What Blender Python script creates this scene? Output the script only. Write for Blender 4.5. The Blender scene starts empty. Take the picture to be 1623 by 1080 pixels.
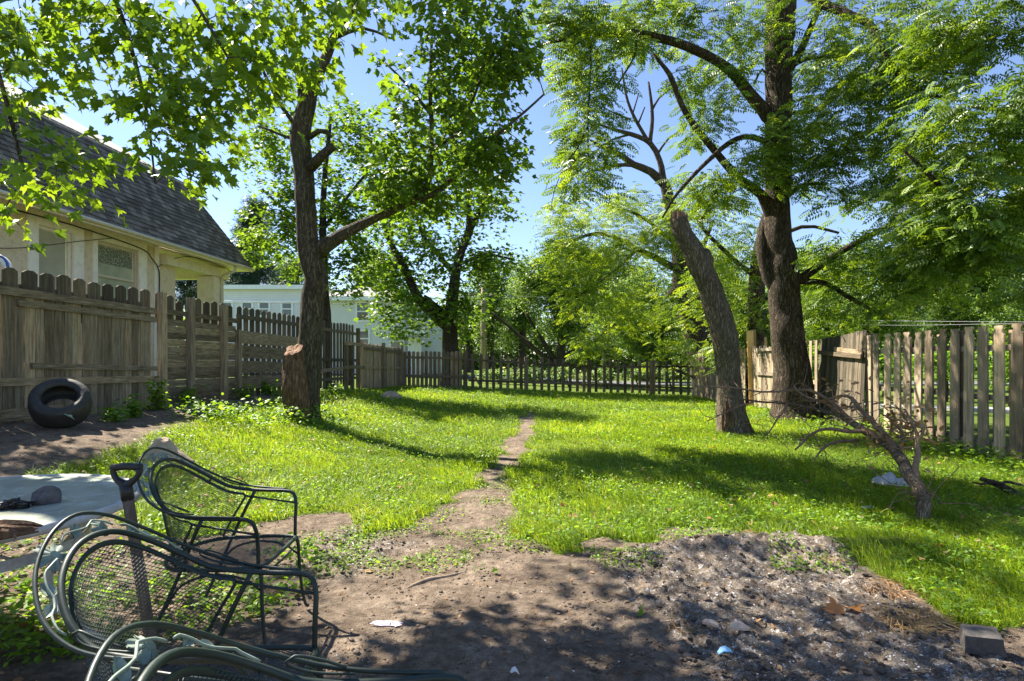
import bpy, math, random
import numpy as np
from mathutils import Vector, Matrix

random.seed(7)
R = np.random.RandomState(7)
SC = bpy.context.scene
COL = SC.collection

# ------------------------------------------------------------------ camera, sky, sun, exposure
H, F, CX, HY = 1.35, 900.0, 811.5, 574.0          # eye height, focal length in photo pixels, centre, horizon row
cam_d = bpy.data.cameras.new('camera')
cam = bpy.data.objects.new('camera', cam_d)
COL.objects.link(cam)
cam.location = (0, 0, H)
cam.rotation_euler = (math.radians(90), 0, 0)
cam_d.sensor_width = 36.0
cam_d.lens = 36.0 * F / 1623.0
cam_d.shift_y = (HY - 540.0) / 1623.0
cam_d.clip_start = 0.05
cam_d.clip_end = 2000
SC.camera = cam

TO_SUN = Vector((-0.80, 0.60, 0.0)).normalized()
ELEV = math.radians(48)
AZ = math.atan2(TO_SUN.x, TO_SUN.y)
world = bpy.data.worlds.new('World')
SC.world = world
world.use_nodes = True
wn = world.node_tree
wn.nodes.clear()
w_out = wn.nodes.new('ShaderNodeOutputWorld')
w_bg = wn.nodes.new('ShaderNodeBackground')
w_sky = wn.nodes.new('ShaderNodeTexSky')
w_sky.sky_type = 'NISHITA'
w_sky.sun_disc = False
w_sky.sun_elevation = ELEV
w_sky.sun_rotation = AZ
w_sky.altitude = 100
w_sky.air_density = 1.0
w_sky.dust_density = 0.2
w_sky.ozone_density = 3.0
w_bg.inputs['Strength'].default_value = 0.072
w_mul = wn.nodes.new('ShaderNodeMix')
w_mul.data_type = 'RGBA'; w_mul.blend_type = 'MULTIPLY'; w_mul.inputs[0].default_value = 1.0
w_mul.inputs[7].default_value = (.96, .92, .97, 1)
wn.links.new(w_sky.outputs[0], w_mul.inputs[6])
wn.links.new(w_mul.outputs[2], w_bg.inputs['Color'])
wn.links.new(w_bg.outputs[0], w_out.inputs['Surface'])

sun_d = bpy.data.lights.new('sun', 'SUN')
sun_d.energy = 5.0
sun_d.angle = math.radians(0.55)
sun_d.color = (1.0, 0.93, 0.80)
sun = bpy.data.objects.new('sun', sun_d)
COL.objects.link(sun)
sv = Vector((TO_SUN.x * math.cos(ELEV), TO_SUN.y * math.cos(ELEV), math.sin(ELEV)))
sun.rotation_euler = sv.to_track_quat('Z', 'Y').to_euler()
sun.location = (-20, 15, 25)

SC.view_settings.view_transform = 'Standard'
SC.view_settings.look = 'None'
SC.view_settings.gamma = 1
SC.view_settings.exposure = 1.75
SC.cycles.max_bounces = 8
SC.cycles.diffuse_bounces = 4
SC.cycles.glossy_bounces = 3
SC.cycles.transmission_bounces = 6
SC.cycles.transparent_max_bounces = 8
SC.cycles.caustics_reflective = False
SC.cycles.caustics_refractive = False
SC.cycles.sample_clamp_indirect = 6

# ------------------------------------------------------------------ maths helpers
rs_c = np.random.RandomState(99)
def sst(x):
    x = np.clip(x, 0, 1)
    return x * x * (3 - 2 * x)

def _h(ix, iy, seed):
    n = (ix.astype(np.int64) * 374761393 + iy.astype(np.int64) * 668265263 + seed * 974634777) & 0x7fffffff
    n = ((n ^ (n >> 13)) * 1274126177) & 0x7fffffff
    return ((n ^ (n >> 16)) & 0xffff) / 65535.0

def vnoise(x, y, seed=0):
    x = np.asarray(x, float); y = np.asarray(y, float)
    ix = np.floor(x); iy = np.floor(y)
    fx = sst(x - ix); fy = sst(y - iy)
    a = _h(ix, iy, seed); b = _h(ix + 1, iy, seed)
    c = _h(ix, iy + 1, seed); d = _h(ix + 1, iy + 1, seed)
    return (a * (1 - fx) + b * fx) * (1 - fy) + (c * (1 - fx) + d * fx) * fy

def fbm(x, y, seed=0, o=3):
    t = 0; a = 0.5; s = 0
    for i in range(o):
        t = t + a * vnoise(np.asarray(x) * 2 ** i, np.asarray(y) * 2 ** i, seed + i); s += a; a *= 0.5
    return t / s

def in_poly(px, py, poly):
    px = np.asarray(px, float); py = np.asarray(py, float)
    inside = np.zeros(px.shape, bool)
    n = len(poly)
    j = n - 1
    for i in range(n):
        xi, yi = poly[i]; xj, yj = poly[j]
        c = ((yi > py) != (yj > py)) & (px < (xj - xi) * (py - yi) / (yj - yi + 1e-12) + xi)
        inside ^= c
        j = i
    return inside

def gbase(X, Y):
    X = np.asarray(X, float); Y = np.asarray(Y, float)
    left = 0.60 * sst((-1.2 - X) / 4.6) * sst((Y - 2.5) / 3.5)
    back = 0.14 - 0.042 * np.clip(X, -8, 9)
    t = sst((Y - 12) / 11)
    return left * (1 - t) + back * t

def P(px, py, Y):
    return (( px - CX) / F * Y, Y, H - (py - HY) / F * Y)

def G(px, py):
    Y = H * F / max(py - HY, 6)
    for _ in range(40):
        X = (px - CX) / F * Y
        z = float(gbase(X, Y))
        Y2 = (H - z) * F / max(py - HY, 6)
        Y = 0.6 * Y + 0.4 * min(Y2, 60)
    X = (px - CX) / F * Y
    return (X, Y, float(gbase(X, Y)))

# regions of bare dirt, walked path and ash, outlined on the ground (traced in photo pixels, used as ground positions)
DIRT = [(-4000, 6000), (-4000, 655), (0, 668), (250, 638), (430, 626), (445, 634), (330, 664), (240, 694), (170, 722),
        (105, 747), (60, 760), (150, 800), (250, 850), (330, 862), (440, 822), (520, 812), (570, 842), (640, 836),
        (690, 806), (735, 788), (770, 760), (786, 730), (800, 705), (812, 682), (828, 662), (838, 652),
        (846, 654), (850, 668), (846, 685), (838, 705), (822, 735), (812, 765), (806, 800), (805, 830),
        (838, 862), (890, 872), (1000, 857), (1080, 850), (1190, 850), (1300, 868), (1400, 905), (1450, 960),
        (1530, 990), (1700, 1012), (5000, 1500), (6000, 6000)]
ASH = [(960, 880), (1080, 858), (1190, 852), (1290, 868), (1400, 910), (1460, 970), (1500, 1010), (1640, 1030),
       (1800, 1200), (1500, 1300), (1200, 1200), (1130, 1060), (1040, 980), (960, 930)]
ASH2 = [(500, 850), (560, 838), (640, 845), (700, 850), (640, 880), (560, 910), (480, 900)]

def to_px(X, Y, z):
    Yc = np.maximum(Y, 0.35)
    return CX + X / Yc * F, HY + (H - z) / Yc * F

def dirt_mask(X, Y):
    X = np.asarray(X, float); Y = np.asarray(Y, float)
    jx = (fbm(X * 3.1, Y * 3.1, 11, 4) - .5) * 0.6
    jy = (fbm(X * 3.1 + 40, Y * 3.1, 15, 4) - .5) * 0.8
    px, py = to_px(X + jx, Y + jy, gbase(X, Y))
    m = in_poly(px, py, DIRT) & (X > -7.3) & (Y < 24)
    return m

def ash_mask(X, Y):
    X = np.asarray(X, float); Y = np.asarray(Y, float)
    jx = (fbm(X * 2.3, Y * 2.3, 31) - .5) * 0.5
    jy = (fbm(X * 2.3 + 40, Y * 2.3, 35) - .5) * 0.5
    px, py = to_px(X + jx, Y + jy, 0 * X)
    return (in_poly(px, py, ASH) | in_poly(px, py, ASH2)) & (Y > .3)

def gfine(X, Y):
    """real ground height: base + bumps + clods"""
    X = np.asarray(X, float); Y = np.asarray(Y, float)
    z = gbase(X, Y) + (fbm(X * 0.9, Y * 0.9, 3) - .5) * 0.07 + (fbm(X * 4, Y * 4, 5) - .5) * 0.03
    near = sst((9 - Y) / 3)
    a = soft_ash(X, Y)
    z = z + near * (fbm(X * 15, Y * 15, 8, 3) - .5) * (0.010 + 0.055 * a)
    z = z + near * a * np.abs(fbm(X * 32, Y * 32, 18, 2) - .5) * 0.05
    ridge = np.exp(-(((Y - (4.05 - .25 * (X - 2.0) ** 2 * .6)) / .22) ** 2)) * sst((X - .6) / .8) * sst((3.6 - X) / .8)
    return z + ridge * (0.07 + .05 * fbm(X * 5, Y * 5, 77)) 

def soft_ash(X, Y):
    o = 0.07
    s = 0
    for dx, dy in ((0, 0), (o, 0), (-o, 0), (0, o), (0, -o)):
        s = s + ash_mask(X + dx, Y + dy).astype(float)
    return s / 5

# ------------------------------------------------------------------ object helpers
def tag(o, label=None, cat=None, group=None, kind=None):
    if label: o['label'] = label
    if cat: o['category'] = cat
    if group: o['group'] = group
    if kind: o['kind'] = kind
    return o

def empty(name, loc, label, cat, group=None, rz=0.0):
    o = bpy.data.objects.new(name, None)
    COL.objects.link(o)
    o.location = loc
    o.rotation_euler = (0, 0, rz)
    o.empty_display_size = 0.1
    return tag(o, label, cat, group)

class MB:
    """collects vertices and faces, builds ONE mesh object"""
    def __init__(s):
        s.v = []; s.f = []; s.n = 0; s.r = []; s.fm = []
    def add(s, v, faces, rnd=None, mi=0):
        v = np.asarray(v, float).reshape(-1, 3)
        for fa in faces:
            fa = np.asarray(fa, np.int64)
            if fa.size == 0: continue
            if fa.ndim == 1: fa = fa.reshape(1, -1)
            s.f.append(fa + s.n); s.fm.append(np.full(len(fa), mi, np.int32))
        s.v.append(v); s.n += len(v)
        if rnd is None: rnd = random.random()
        s.r.append(np.broadcast_to(np.asarray(rnd, float), (len(v),)).copy())
    def mesh(s, name, mats, smooth=False, origin=(0, 0, 0)):
        me = bpy.data.meshes.new(name)
        v = np.concatenate(s.v) - np.array(origin)
        loops = np.concatenate([f.ravel() for f in s.f])
        tot = np.concatenate([np.full(len(f), f.shape[1]) for f in s.f])
        start = np.concatenate([[0], np.cumsum(tot)[:-1]])
        me.vertices.add(len(v)); me.vertices.foreach_set('co', v.astype(np.float32).ravel())
        me.loops.add(len(loops)); me.loops.foreach_set('vertex_index', loops.astype(np.int32))
        me.polygons.add(len(tot))
        me.polygons.foreach_set('loop_start', start.astype(np.int32))
        me.polygons.foreach_set('loop_total', tot.astype(np.int32))
        me.polygons.foreach_set('material_index', np.concatenate(s.fm))
        me.update(calc_edges=True)
        me.polygons.foreach_set('use_smooth', np.full(len(tot), bool(smooth)))
        at = me.attributes.new('rnd', 'FLOAT', 'POINT')
        at.data.foreach_set('value', np.concatenate(s.r).astype(np.float32))
        for m in (mats if isinstance(mats, (list, tuple)) else [mats]):
            me.materials.append(m)
        return me
    def build(s, name, mats, parent=None, smooth=False, origin=None, loc=None):
        if origin is None:
            origin = tuple(parent.location) if parent is not None and parent.get('_abs') else (0, 0, 0)
        me = s.mesh(name, mats, smooth, origin)
        o = bpy.data.objects.new(name, me)
        COL.objects.link(o)
        if parent is not None: o.parent = parent
        if loc is not None: o.location = loc
        return o

def box(mb, c, size, rz=0.0, rnd=None, tilt=None, mi=0):
    sx, sy, sz = [q / 2 for q in size]
    v = np.array([(x, y, z) for x in (-sx, sx) for y in (-sy, sy) for z in (-sz, sz)])
    if tilt is not None: v = v @ np.array(tilt.to_3x3()).T
    ca, sa = math.cos(rz), math.sin(rz)
    v = v @ np.array([[ca, sa, 0], [-sa, ca, 0], [0, 0, 1]])
    mb.add(v + np.array(c), [[(0, 1, 3, 2), (4, 6, 7, 5), (0, 4, 5, 1), (2, 3, 7, 6), (0, 2, 6, 4), (1, 5, 7, 3)]], rnd, mi)

def prism(mb, outline, thick, xf, rnd=None, mi=0):
    """outline in (u, z); thickness along w; xf maps (u, w, z) rows to world"""
    n = len(outline)
    a = np.array([(u, -thick / 2, z) for u, z in outline]); b = np.array([(u, thick / 2, z) for u, z in outline])
    v = xf(np.concatenate([a, b]))
    i = np.arange(n); j = (i + 1) % n
    mb.add(v, [np.stack([i, j, j + n, i + n], 1), i[::-1].reshape(1, -1), (i + n).reshape(1, -1)], rnd, mi)

def catmull(pts, rads, step):
    pts = np.asarray(pts, float); rads = np.asarray(rads, float)
    if len(pts) < 2: return pts, rads
    q = np.vstack([2 * pts[0] - pts[1], pts, 2 * pts[-1] - pts[-2]])
    out = []; ro = []
    for i in range(len(pts) - 1):
        p0, p1, p2, p3 = q[i], q[i + 1], q[i + 2], q[i + 3]
        n = max(1, int(np.linalg.norm(p2 - p1) / step))
        for k in range(n):
            t = k / n
            out.append(.5 * ((2 * p1) + (-p0 + p2) * t + (2 * p0 - 5 * p1 + 4 * p2 - p3) * t * t + (-p0 + 3 * p1 - 3 * p2 + p3) * t ** 3))
            ro.append(rads[i] * (1 - t) + rads[i + 1] * t)
    out.append(pts[-1]); ro.append(rads[-1])
    return np.array(out), np.array(ro)

def tube(mb, pts, rads, k=6, cap=True, bump=0.0, seed=0, closed=False, rnd=None, capmi=None, mi=0, squash=None):
    pts = np.asarray(pts, float)
    n = len(pts)
    rads = np.broadcast_to(np.asarray(rads, float), (n,))
    if closed:
        tan = np.roll(pts, -1, 0) - np.roll(pts, 1, 0)
    else:
        tan = np.gradient(pts, axis=0)
    tan = tan / (np.linalg.norm(tan, axis=1, keepdims=True) + 1e-9)
    up = np.array([0, 0, 1.0]) if abs(tan[0][2]) < .9 else np.array([1.0, 0, 0])
    nrm = np.zeros((n, 3)); cur = up - tan[0] * (up @ tan[0]); cur /= np.linalg.norm(cur)
    for i in range(n):
        cur = cur - tan[i] * (cur @ tan[i]); cur = cur / (np.linalg.norm(cur) + 1e-9); nrm[i] = cur
    bi = np.cross(tan, nrm)
    a = np.arange(k) / k * 2 * math.pi
    rr = rads[:, None] * np.ones((1, k))
    if bump > 0:
        s = np.concatenate([[0], np.cumsum(np.linalg.norm(np.diff(pts, axis=0), axis=1))])[:, None]
        u = np.abs(((a / (2 * math.pi) * 2) % 2) - 1)[None, :]
        rr = rr * (1 + bump * (fbm(s * 1.6 + 0 * u, u * 4 + s * .3, seed, 2) - .5) * 2 + bump * .35 * (vnoise(s * 5, (a / 6.2832 * k)[None, :] % k, seed + 9) - .5))
    ca, sa = np.cos(a), np.sin(a)
    sq = 1.0 if squash is None else squash
    v = pts[:, None, :] + rr[:, :, None] * (ca[None, :, None] * nrm[:, None, :] + sq * sa[None, :, None] * bi[:, None, :])
    v = v.reshape(-1, 3)
    m = n if closed else n - 1
    i = np.arange(m)[:, None] * k; j = (np.arange(k))[None, :]; j2 = (j + 1) % k
    i2 = ((np.arange(m) + 1) % n)[:, None] * k
    fa = np.stack([i + j, i + j2, i2 + j2, i2 + j], -1).reshape(-1, 4)
    faces = [fa]
    mb.add(v, faces, rnd, mi)
    if cap and not closed:
        c0 = np.arange(k)[::-1].reshape(1, -1); c1 = (np.arange(k) + (n - 1) * k).reshape(1, -1)
        base = mb.n - len(v)
        mb.f.append(c0 + base); mb.fm.append(np.full(1, mi, np.int32))
        mb.f.append(c1 + base); mb.fm.append(np.full(1, mi if capmi is None else capmi, np.int32))

def copy_tree(o, parent=None):
    c = o.copy(); COL.objects.link(c)
    if parent is not None: c.parent = parent
    for ch in list(o.children): copy_tree(ch, c)
    return c

# ------------------------------------------------------------------ materials
class NT:
    def __init__(s, name):
        s.m = bpy.data.materials.new(name); s.m.use_nodes = True
        s.t = s.m.node_tree; s.t.nodes.clear()
        s.out = s.t.nodes.new('ShaderNodeOutputMaterial')
    def n(s, typ, **kw):
        nd = s.t.nodes.new(typ)
        for k, v in kw.items():
            if k in nd.bl_rna.properties.keys(): setattr(nd, k, v)
            else: nd.inputs[k.replace('_', ' ')].default_value = v
        return nd
    def l(s, a, b): s.t.links.new(a, b)
    def coord(s, scale=(1, 1, 1), kind='Object'):
        tc = s.n('ShaderNodeTexCoord'); mp = s.n('ShaderNodeMapping')
        mp.inputs['Scale'].default_value = scale
        s.l(tc.outputs[kind], mp.inputs[0]); return mp.outputs[0]
    def noise(s, vec, scale, detail=4, rough=.6, w=None):
        nd = s.n('ShaderNodeTexNoise'); nd.inputs['Scale'].default_value = scale
        nd.inputs['Detail'].default_value = detail; nd.inputs['Roughness'].default_value = rough
        s.l(vec, nd.inputs['Vector']); return nd.outputs['Fac']
    def ramp(s, fac, stops):
        nd = s.n('ShaderNodeValToRGB'); e = nd.color_ramp.elements
        while len(e) < len(stops): e.new(.5)
        for el, (p, c) in zip(e, stops): el.position = p; el.color = tuple(c) + (1,)
        s.l(fac, nd.inputs[0]); return nd.outputs[0]
    def mix(s, fac, a, b, mode='MIX'):
        nd = s.n('ShaderNodeMix'); nd.data_type = 'RGBA'; nd.blend_type = mode
        for idx, v in ((0, fac), (6, a), (7, b)):
            if hasattr(v, 'is_linked') or isinstance(v, bpy.types.NodeSocket): s.l(v, nd.inputs[idx])
            else: nd.inputs[idx].default_value = v if idx == 0 else tuple(v) + (1,)
        return nd.outputs[2]
    def math(s, op, a, b=0.0):
        nd = s.n('ShaderNodeMath'); nd.operation = op
        for i, v in enumerate((a, b)):
            if isinstance(v, bpy.types.NodeSocket): s.l(v, nd.inputs[i])
            else: nd.inputs[i].default_value = v
        return nd.outputs[0]
    def attr(s, name):
        nd = s.n('ShaderNodeAttribute'); nd.attribute_name = name; return nd.outputs['Fac']
    def rand(s):
        return s.n('ShaderNodeObjectInfo').outputs['Random']
    def bump(s, h, strength, dist):
        nd = s.n('ShaderNodeBump'); nd.inputs['Strength'].default_value = strength
        nd.inputs['Distance'].default_value = dist; s.l(h, nd.inputs['Height']); return nd.outputs[0]
    def pbr(s, color, rough=.7, metal=0.0, normal=None, spec=None):
        b = s.n('ShaderNodeBsdfPrincipled')
        for key, v in (('Base Color', color), ('Roughness', rough), ('Metallic', metal)):
            if isinstance(v, bpy.types.NodeSocket): s.l(v, b.inputs[key])
            else: b.inputs[key].default_value = (tuple(v) + (1,)) if key == 'Base Color' else v
        if normal is not None: s.l(normal, b.inputs['Normal'])
        if spec is not None: b.inputs['Specular IOR Level'].default_value = spec
        s.b = b
        s.l(b.outputs[0], s.out.inputs[0]); return s.m

def leaf_mat(name, cols, trans=(1.5, 1.5, .6), amount=.5, rough=.45):
    t = NT(name)
    r = t.attr('rnd')
    c = t.ramp(r, [(i / (len(cols) - 1), q) for i, q in enumerate(cols)])
    b = t.n('ShaderNodeBsdfPrincipled'); b.inputs['Roughness'].default_value = rough
    b.inputs['Specular IOR Level'].default_value = .35
    t.l(c, b.inputs['Base Color'])
    tr = t.n('ShaderNodeBsdfTranslucent')
    c2 = t.mix(1.0, c, trans, 'MULTIPLY')
    t.l(c2, tr.inputs['Color'])
    m = t.n('ShaderNodeMixShader'); m.inputs[0].default_value = amount
    t.l(b.outputs[0], m.inputs[1]); t.l(tr.outputs[0], m.inputs[2]); t.l(m.outputs[0], t.out.inputs[0])
    return t.m

M = {}
M['maple'] = leaf_mat('maple_leaf', [(.038, .07, .01), (.065, .12, .014), (.10, .18, .018), (.17, .26, .025)], (3.3, 2.9, 1.0), .34)
M['maple2'] = leaf_mat('maple_leaf_far', [(.035, .065, .012), (.06, .11, .016), (.095, .17, .02), (.15, .24, .028)], (3.2, 2.9, 1.1), .34)
M['walnut'] = leaf_mat('walnut_leaf', [(.04, .075, .012), (.07, .13, .016), (.12, .20, .02), (.22, .30, .03)], (3.2, 2.8, 1.0), .32)
M['fartree'] = leaf_mat('far_leaf', [(.04, .075, .018), (.07, .125, .025), (.11, .18, .032), (.16, .24, .04)], (2.6, 2.4, 1.5), .42)
M['pine'] = leaf_mat('pine_needle', [(.025, .055, .03), (.04, .085, .04), (.06, .11, .045)], (1.6, 1.7, 1.2), .2)
M['grass'] = leaf_mat('grass_blade', [(.095, .155, .014), (.145, .225, .018), (.20, .30, .022), (.29, .36, .04), (.42, .36, .14)], (2.3, 2.1, .9), .45, .5)
M['weed'] = leaf_mat('weed_leaf', [(.06, .12, .012), (.10, .19, .016), (.15, .27, .02), (.22, .35, .04)], (2.4, 2.2, .9), .42, .5)
M['straw'] = leaf_mat('dry_straw', [(.30, .19, .08), (.42, .28, .12), (.50, .36, .18)], (1.1, 1.0, .8), .25, .7)
M['deadleaf'] = leaf_mat('dead_leaf', [(.22, .11, .05), (.35, .18, .07), (.45, .28, .13), (.20, .14, .08)], (1.1, 1.0, .7), .2, .7)

def bark(name, c0, c1, c2, sc=1.0, moss=None):
    t = NT(name)
    v = t.coord((7 * sc, 7 * sc, 1.5 * sc))
    n1 = t.noise(v, 2.4, 6, .7)
    nf = t.n('ShaderNodeTexNoise'); nf.inputs['Scale'].default_value = 1.0; nf.inputs['Detail'].default_value = 3; nf.inputs['Distortion'].default_value = .8
    t.l(t.coord((30 * sc, 30 * sc, 5.5 * sc)), nf.inputs['Vector'])
    ridge = t.math('MINIMUM', t.math('MULTIPLY', t.math('ABSOLUTE', t.math('SUBTRACT', nf.outputs['Fac'], .5)), 7.0), 1.0)
    h = t.math('ADD', t.math('MULTIPLY', ridge, .55), t.math('MULTIPLY', n1, .7))
    c = t.ramp(h, [(.25, c0), (.6, c1), (.95, c2)])
    big = t.noise(t.coord((1, 1, 1)), 2.2, 3)
    c = t.mix(t.ramp(big, [(.4, (0, 0, 0)), (.7, (1, 1, 1))]), c, t.mix(1.0, c, (.72, .74, .66), 'MULTIPLY'))
    if moss:
        mm = t.noise(t.coord((1, 1, 1)), 3.4, 5)
        c = t.mix(t.ramp(mm, [(.5, (0, 0, 0)), (.72, (.7, .7, .7))]), c, moss)
    return t.pbr(c, .92, 0, t.bump(h, 1.0, .035 / sc), .15)
M['bark'] = bark('maple_bark', (.035, .026, .018), (.105, .083, .06), (.19, .155, .117), 1.0, (.09, .10, .045))
M['bark_dark'] = bark('walnut_bark', (.024, .017, .012), (.085, .063, .045), (.175, .138, .103), .9)
M['bark_gray'] = bark('dead_bark', (.06, .045, .031), (.16, .128, .094), (.27, .22, .165), 1.1)
M['bark_fallen'] = bark('fallen_branch_bark', (.09, .06, .04), (.22, .16, .11), (.36, .28, .205), 1.6)
M['bark_far'] = bark('far_bark', (.035, .028, .022), (.08, .062, .05), (.13, .11, .09), .8)

def rawwood(name, a, b, c):
    t = NT(name); v = t.coord((9, 9, 2)); n = t.noise(v, 3, 6, .7)
    return t.pbr(t.ramp(n, [(.3, a), (.5, b), (.7, c)]), .85, 0, t.bump(n, .8, .02), .2)
M['cutwood'] = rawwood('cut_wood', (.14, .065, .038), (.30, .17, .10), (.42, .29, .20))
M['rotwood'] = rawwood('rotten_wood', (.03, .018, .012), (.12, .07, .04), (.26, .17, .10))
M['driftwood'] = rawwood('old_split_wood', (.05, .028, .018), (.15, .085, .05), (.27, .18, .12))

def wood(name, dark, mid, light, zdir=2, green=.25, knots=True):
    t = NT(name)
    s = [14, 14, 14]; s[zdir] = 0.9
    ri = t.rand(); ra = t.attr('rnd')
    off = t.math('MULTIPLY', t.math('ADD', ri, t.math('MULTIPLY', ra, 7.3)), 37.0)
    tc = t.n('ShaderNodeTexCoord'); add = t.n('ShaderNodeVectorMath'); add.operation = 'ADD'
    cmb = t.n('ShaderNodeCombineXYZ'); [t.l(off, cmb.inputs[i]) for i in range(3)]
    t.l(tc.outputs['Object'], add.inputs[0]); t.l(cmb.outputs[0], add.inputs[1])
    mp = t.n('ShaderNodeMapping'); mp.inputs['Scale'].default_value = s; t.l(add.outputs[0], mp.inputs[0])
    n1 = t.noise(mp.outputs[0], 2.6, 7, .7)
    n2 = t.noise(add.outputs[0], 2.3, 4, .6)
    c = t.ramp(n1, [(.28, dark), (.5, mid), (.72, light)])
    v = t.ramp(ra, [(0, (.48, .46, .44)), (.5, (.92, .92, .92)), (1, (1.42, 1.34, 1.2))])
    c = t.mix(1.0, c, v, 'MULTIPLY')
    c = t.mix(t.ramp(n2, [(.45, (0, 0, 0)), (.75, (green, green, green))]), c, (.085, .09, .045))
    st = t.noise(add.outputs[0], 5.5, 5, .75)
    c = t.mix(t.ramp(st, [(.55, (0, 0, 0)), (.8, (.6, .6, .6))]), c, tuple(q * .35 for q in mid))
    return t.pbr(c, .88, 0, t.bump(n1, .55, .008), .2)
M['fence_left'] = wood('weathered_fence_wood', (.09, .066, .044), (.30, .235, .165), (.50, .41, .31))
M['fence_left_h'] = wood('weathered_rail_wood', (.07, .052, .034), (.245, .19, .13), (.44, .36, .26), 1)
M['fence_dark'] = wood('dark_picket_wood', (.045, .036, .026), (.125, .10, .074), (.23, .19, .145), 2, .3)
M['fence_grey'] = wood('grey_panel_wood', (.045, .037, .027), (.115, .096, .072), (.21, .18, .14))
M['fence_back'] = wood('brown_picket_wood', (.08, .058, .038), (.21, .16, .11), (.35, .28, .20))
M['fence_back_h'] = wood('brown_rail_wood', (.06, .045, .03), (.15, .115, .08), (.26, .21, .15), 0)
M['fence_right'] = wood('tan_picket_wood', (.20, .145, .095), (.44, .335, .235), (.60, .48, .36), 2, .08)
M['fence_right_h'] = wood('tan_rail_wood', (.16, .12, .085), (.34, .27, .20), (.50, .42, .33), 1, .12)
M['new_board'] = wood('new_pine_board', (.42, .25, .10), (.58, .37, .16), (.68, .47, .24), 2, .0)

def flat(name, col, rough=.6, metal=0.0, var=.12, scale=6, bumps=.1, spec=.4, dirt=None):
    t = NT(name); v = t.coord()
    n = t.noise(v, scale, 5, .65)
    a = tuple(q * (1 - var) for q in col); b = tuple(min(1, q * (1 + var)) for q in col)
    c = t.ramp(n, [(.3, a), (.7, b)])
    if dirt is not None:
        n2 = t.noise(v, scale * .35, 6, .75)
        c = t.mix(t.ramp(n2, [(.5, (0, 0, 0)), (.78, (.75, .75, .75))]), c, dirt)
    return t.pbr(c, rough, metal, t.bump(n, bumps, .01), spec)
M['stucco'] = flat('stucco_wall', (.72, .63, .47), .9, 0, .10, 30, .4, .2, (.30, .25, .18))
M['stucco_cream'] = flat('cream_painted_trim', (.74, .68, .53), .75, 0, .08, 9, .1, .3, (.50, .42, .28))
M['white_trim'] = flat('white_window_trim', (.88, .86, .80), .55, 0, .05, 14, .08, .4, (.60, .56, .48))
M['soffit'] = flat('cream_soffit_paint', (.88, .82, .69), .7, 0, .06, 5, .08, .3, (.56, .47, .32))
M['gutter'] = flat('gutter_paint', (.60, .54, .42), .45, 0, .1, 10, .05, .5)
M['cable'] = flat('cable_rubber', (.03, .028, .026), .6)
M['whitepaint'] = flat('white_house_trim', (.82, .84, .86), .5)
M['bluewall'] = None
def siding(name, col, pitch):
    t = NT(name); tc = t.n('ShaderNodeTexCoord'); sep = t.n('ShaderNodeSeparateXYZ'); t.l(tc.outputs['Object'], sep.inputs[0])
    f = t.math('FRACT', t.math('MULTIPLY', sep.outputs['Z'], 1 / pitch))
    n = t.noise(tc.outputs['Object'], 1.5, 4)
    c = t.ramp(n, [(.3, tuple(q * .93 for q in col)), (.7, col)])
    c = t.mix(t.ramp(f, [(0, (.5, .5, .5)), (.1, (0, 0, 0))]), c, tuple(q * .6 for q in col))
    return t.pbr(c, .6, 0, t.bump(f, .8, .02), .3)
M['bluewall'] = siding('pale_blue_siding', (.74, .75, .82), .14)
M['greyroof'] = flat('grey_asphalt_roof', (.30, .29, .29), .9, 0, .25, 12, .3, .2)
M['shingle'] = None
def shingle():
    t = NT('brown_roof_shingle'); r = t.attr('rnd'); n = t.noise(t.coord(), 40, 5, .8); n2 = t.noise(t.coord((.6, .25, .6)), 2.2, 4)
    c = t.ramp(r, [(0, (.06, .046, .038)), (.4, (.13, .105, .088)), (.75, (.21, .175, .148)), (1, (.31, .27, .235))])
    c = t.mix(t.ramp(n, [(.35, (0, 0, 0)), (.7, (.6, .6, .6))]), c, (.26, .23, .205))
    c = t.mix(t.ramp(n2, [(.45, (0, 0, 0)), (.75, (.5, .5, .5))]), c, (.06, .05, .045))
    return t.pbr(c, .92, 0, t.bump(n, .5, .004), .2)
M['shingle'] = shingle()
M['upper_roof'] = flat('glancing_lit_upper_shingle', (.36, .33, .30), .9, 0, .2, 30, .4, .2)  # paler than the lower slope: glancing light put into the colour
M['rubber'] = flat('tyre_rubber', (.030, .029, .028), .62, 0, .3, 20, .3, .45, (.075, .066, .055))
def glassmat(name, col, rough=.08, curtain=None):
    t = NT(name); n = t.noise(t.coord(), 3, 3)
    c = t.ramp(n, [(.3, tuple(q * .7 for q in col)), (.7, col)])
    return t.pbr(c, rough, 0, None, .8)
M['pane'] = glassmat('window_glass', (.10, .12, .10))
M['screen'] = flat('window_screen', (.42, .42, .33), .6, 0, .12, 3, .1, .4)
M['lace'] = None
def lace():
    t = NT('lace_curtain'); v = t.coord((1, 1, 1))
    vo = t.n('ShaderNodeTexVoronoi'); vo.feature = 'DISTANCE_TO_EDGE'; vo.inputs['Scale'].default_value = 17; t.l(v, vo.inputs['Vector'])
    n = t.noise(v, 6, 5)
    c = t.mix(t.ramp(vo.outputs['Distance'], [(.02, (1, 1, 1)), (.12, (0, 0, 0))]), (.13, .15, .13), (.42, .44, .38))
    c = t.mix(t.ramp(n, [(.4, (0, 0, 0)), (.7, (.5, .5, .5))]), c, (.10, .13, .09))
    return t.pbr(c, .2, 0, None, .7)
M['lace'] = lace()
M['curtain'] = flat('pale_curtain', (.40, .43, .33), .25, 0, .25, 2, .1, .7)

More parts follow.
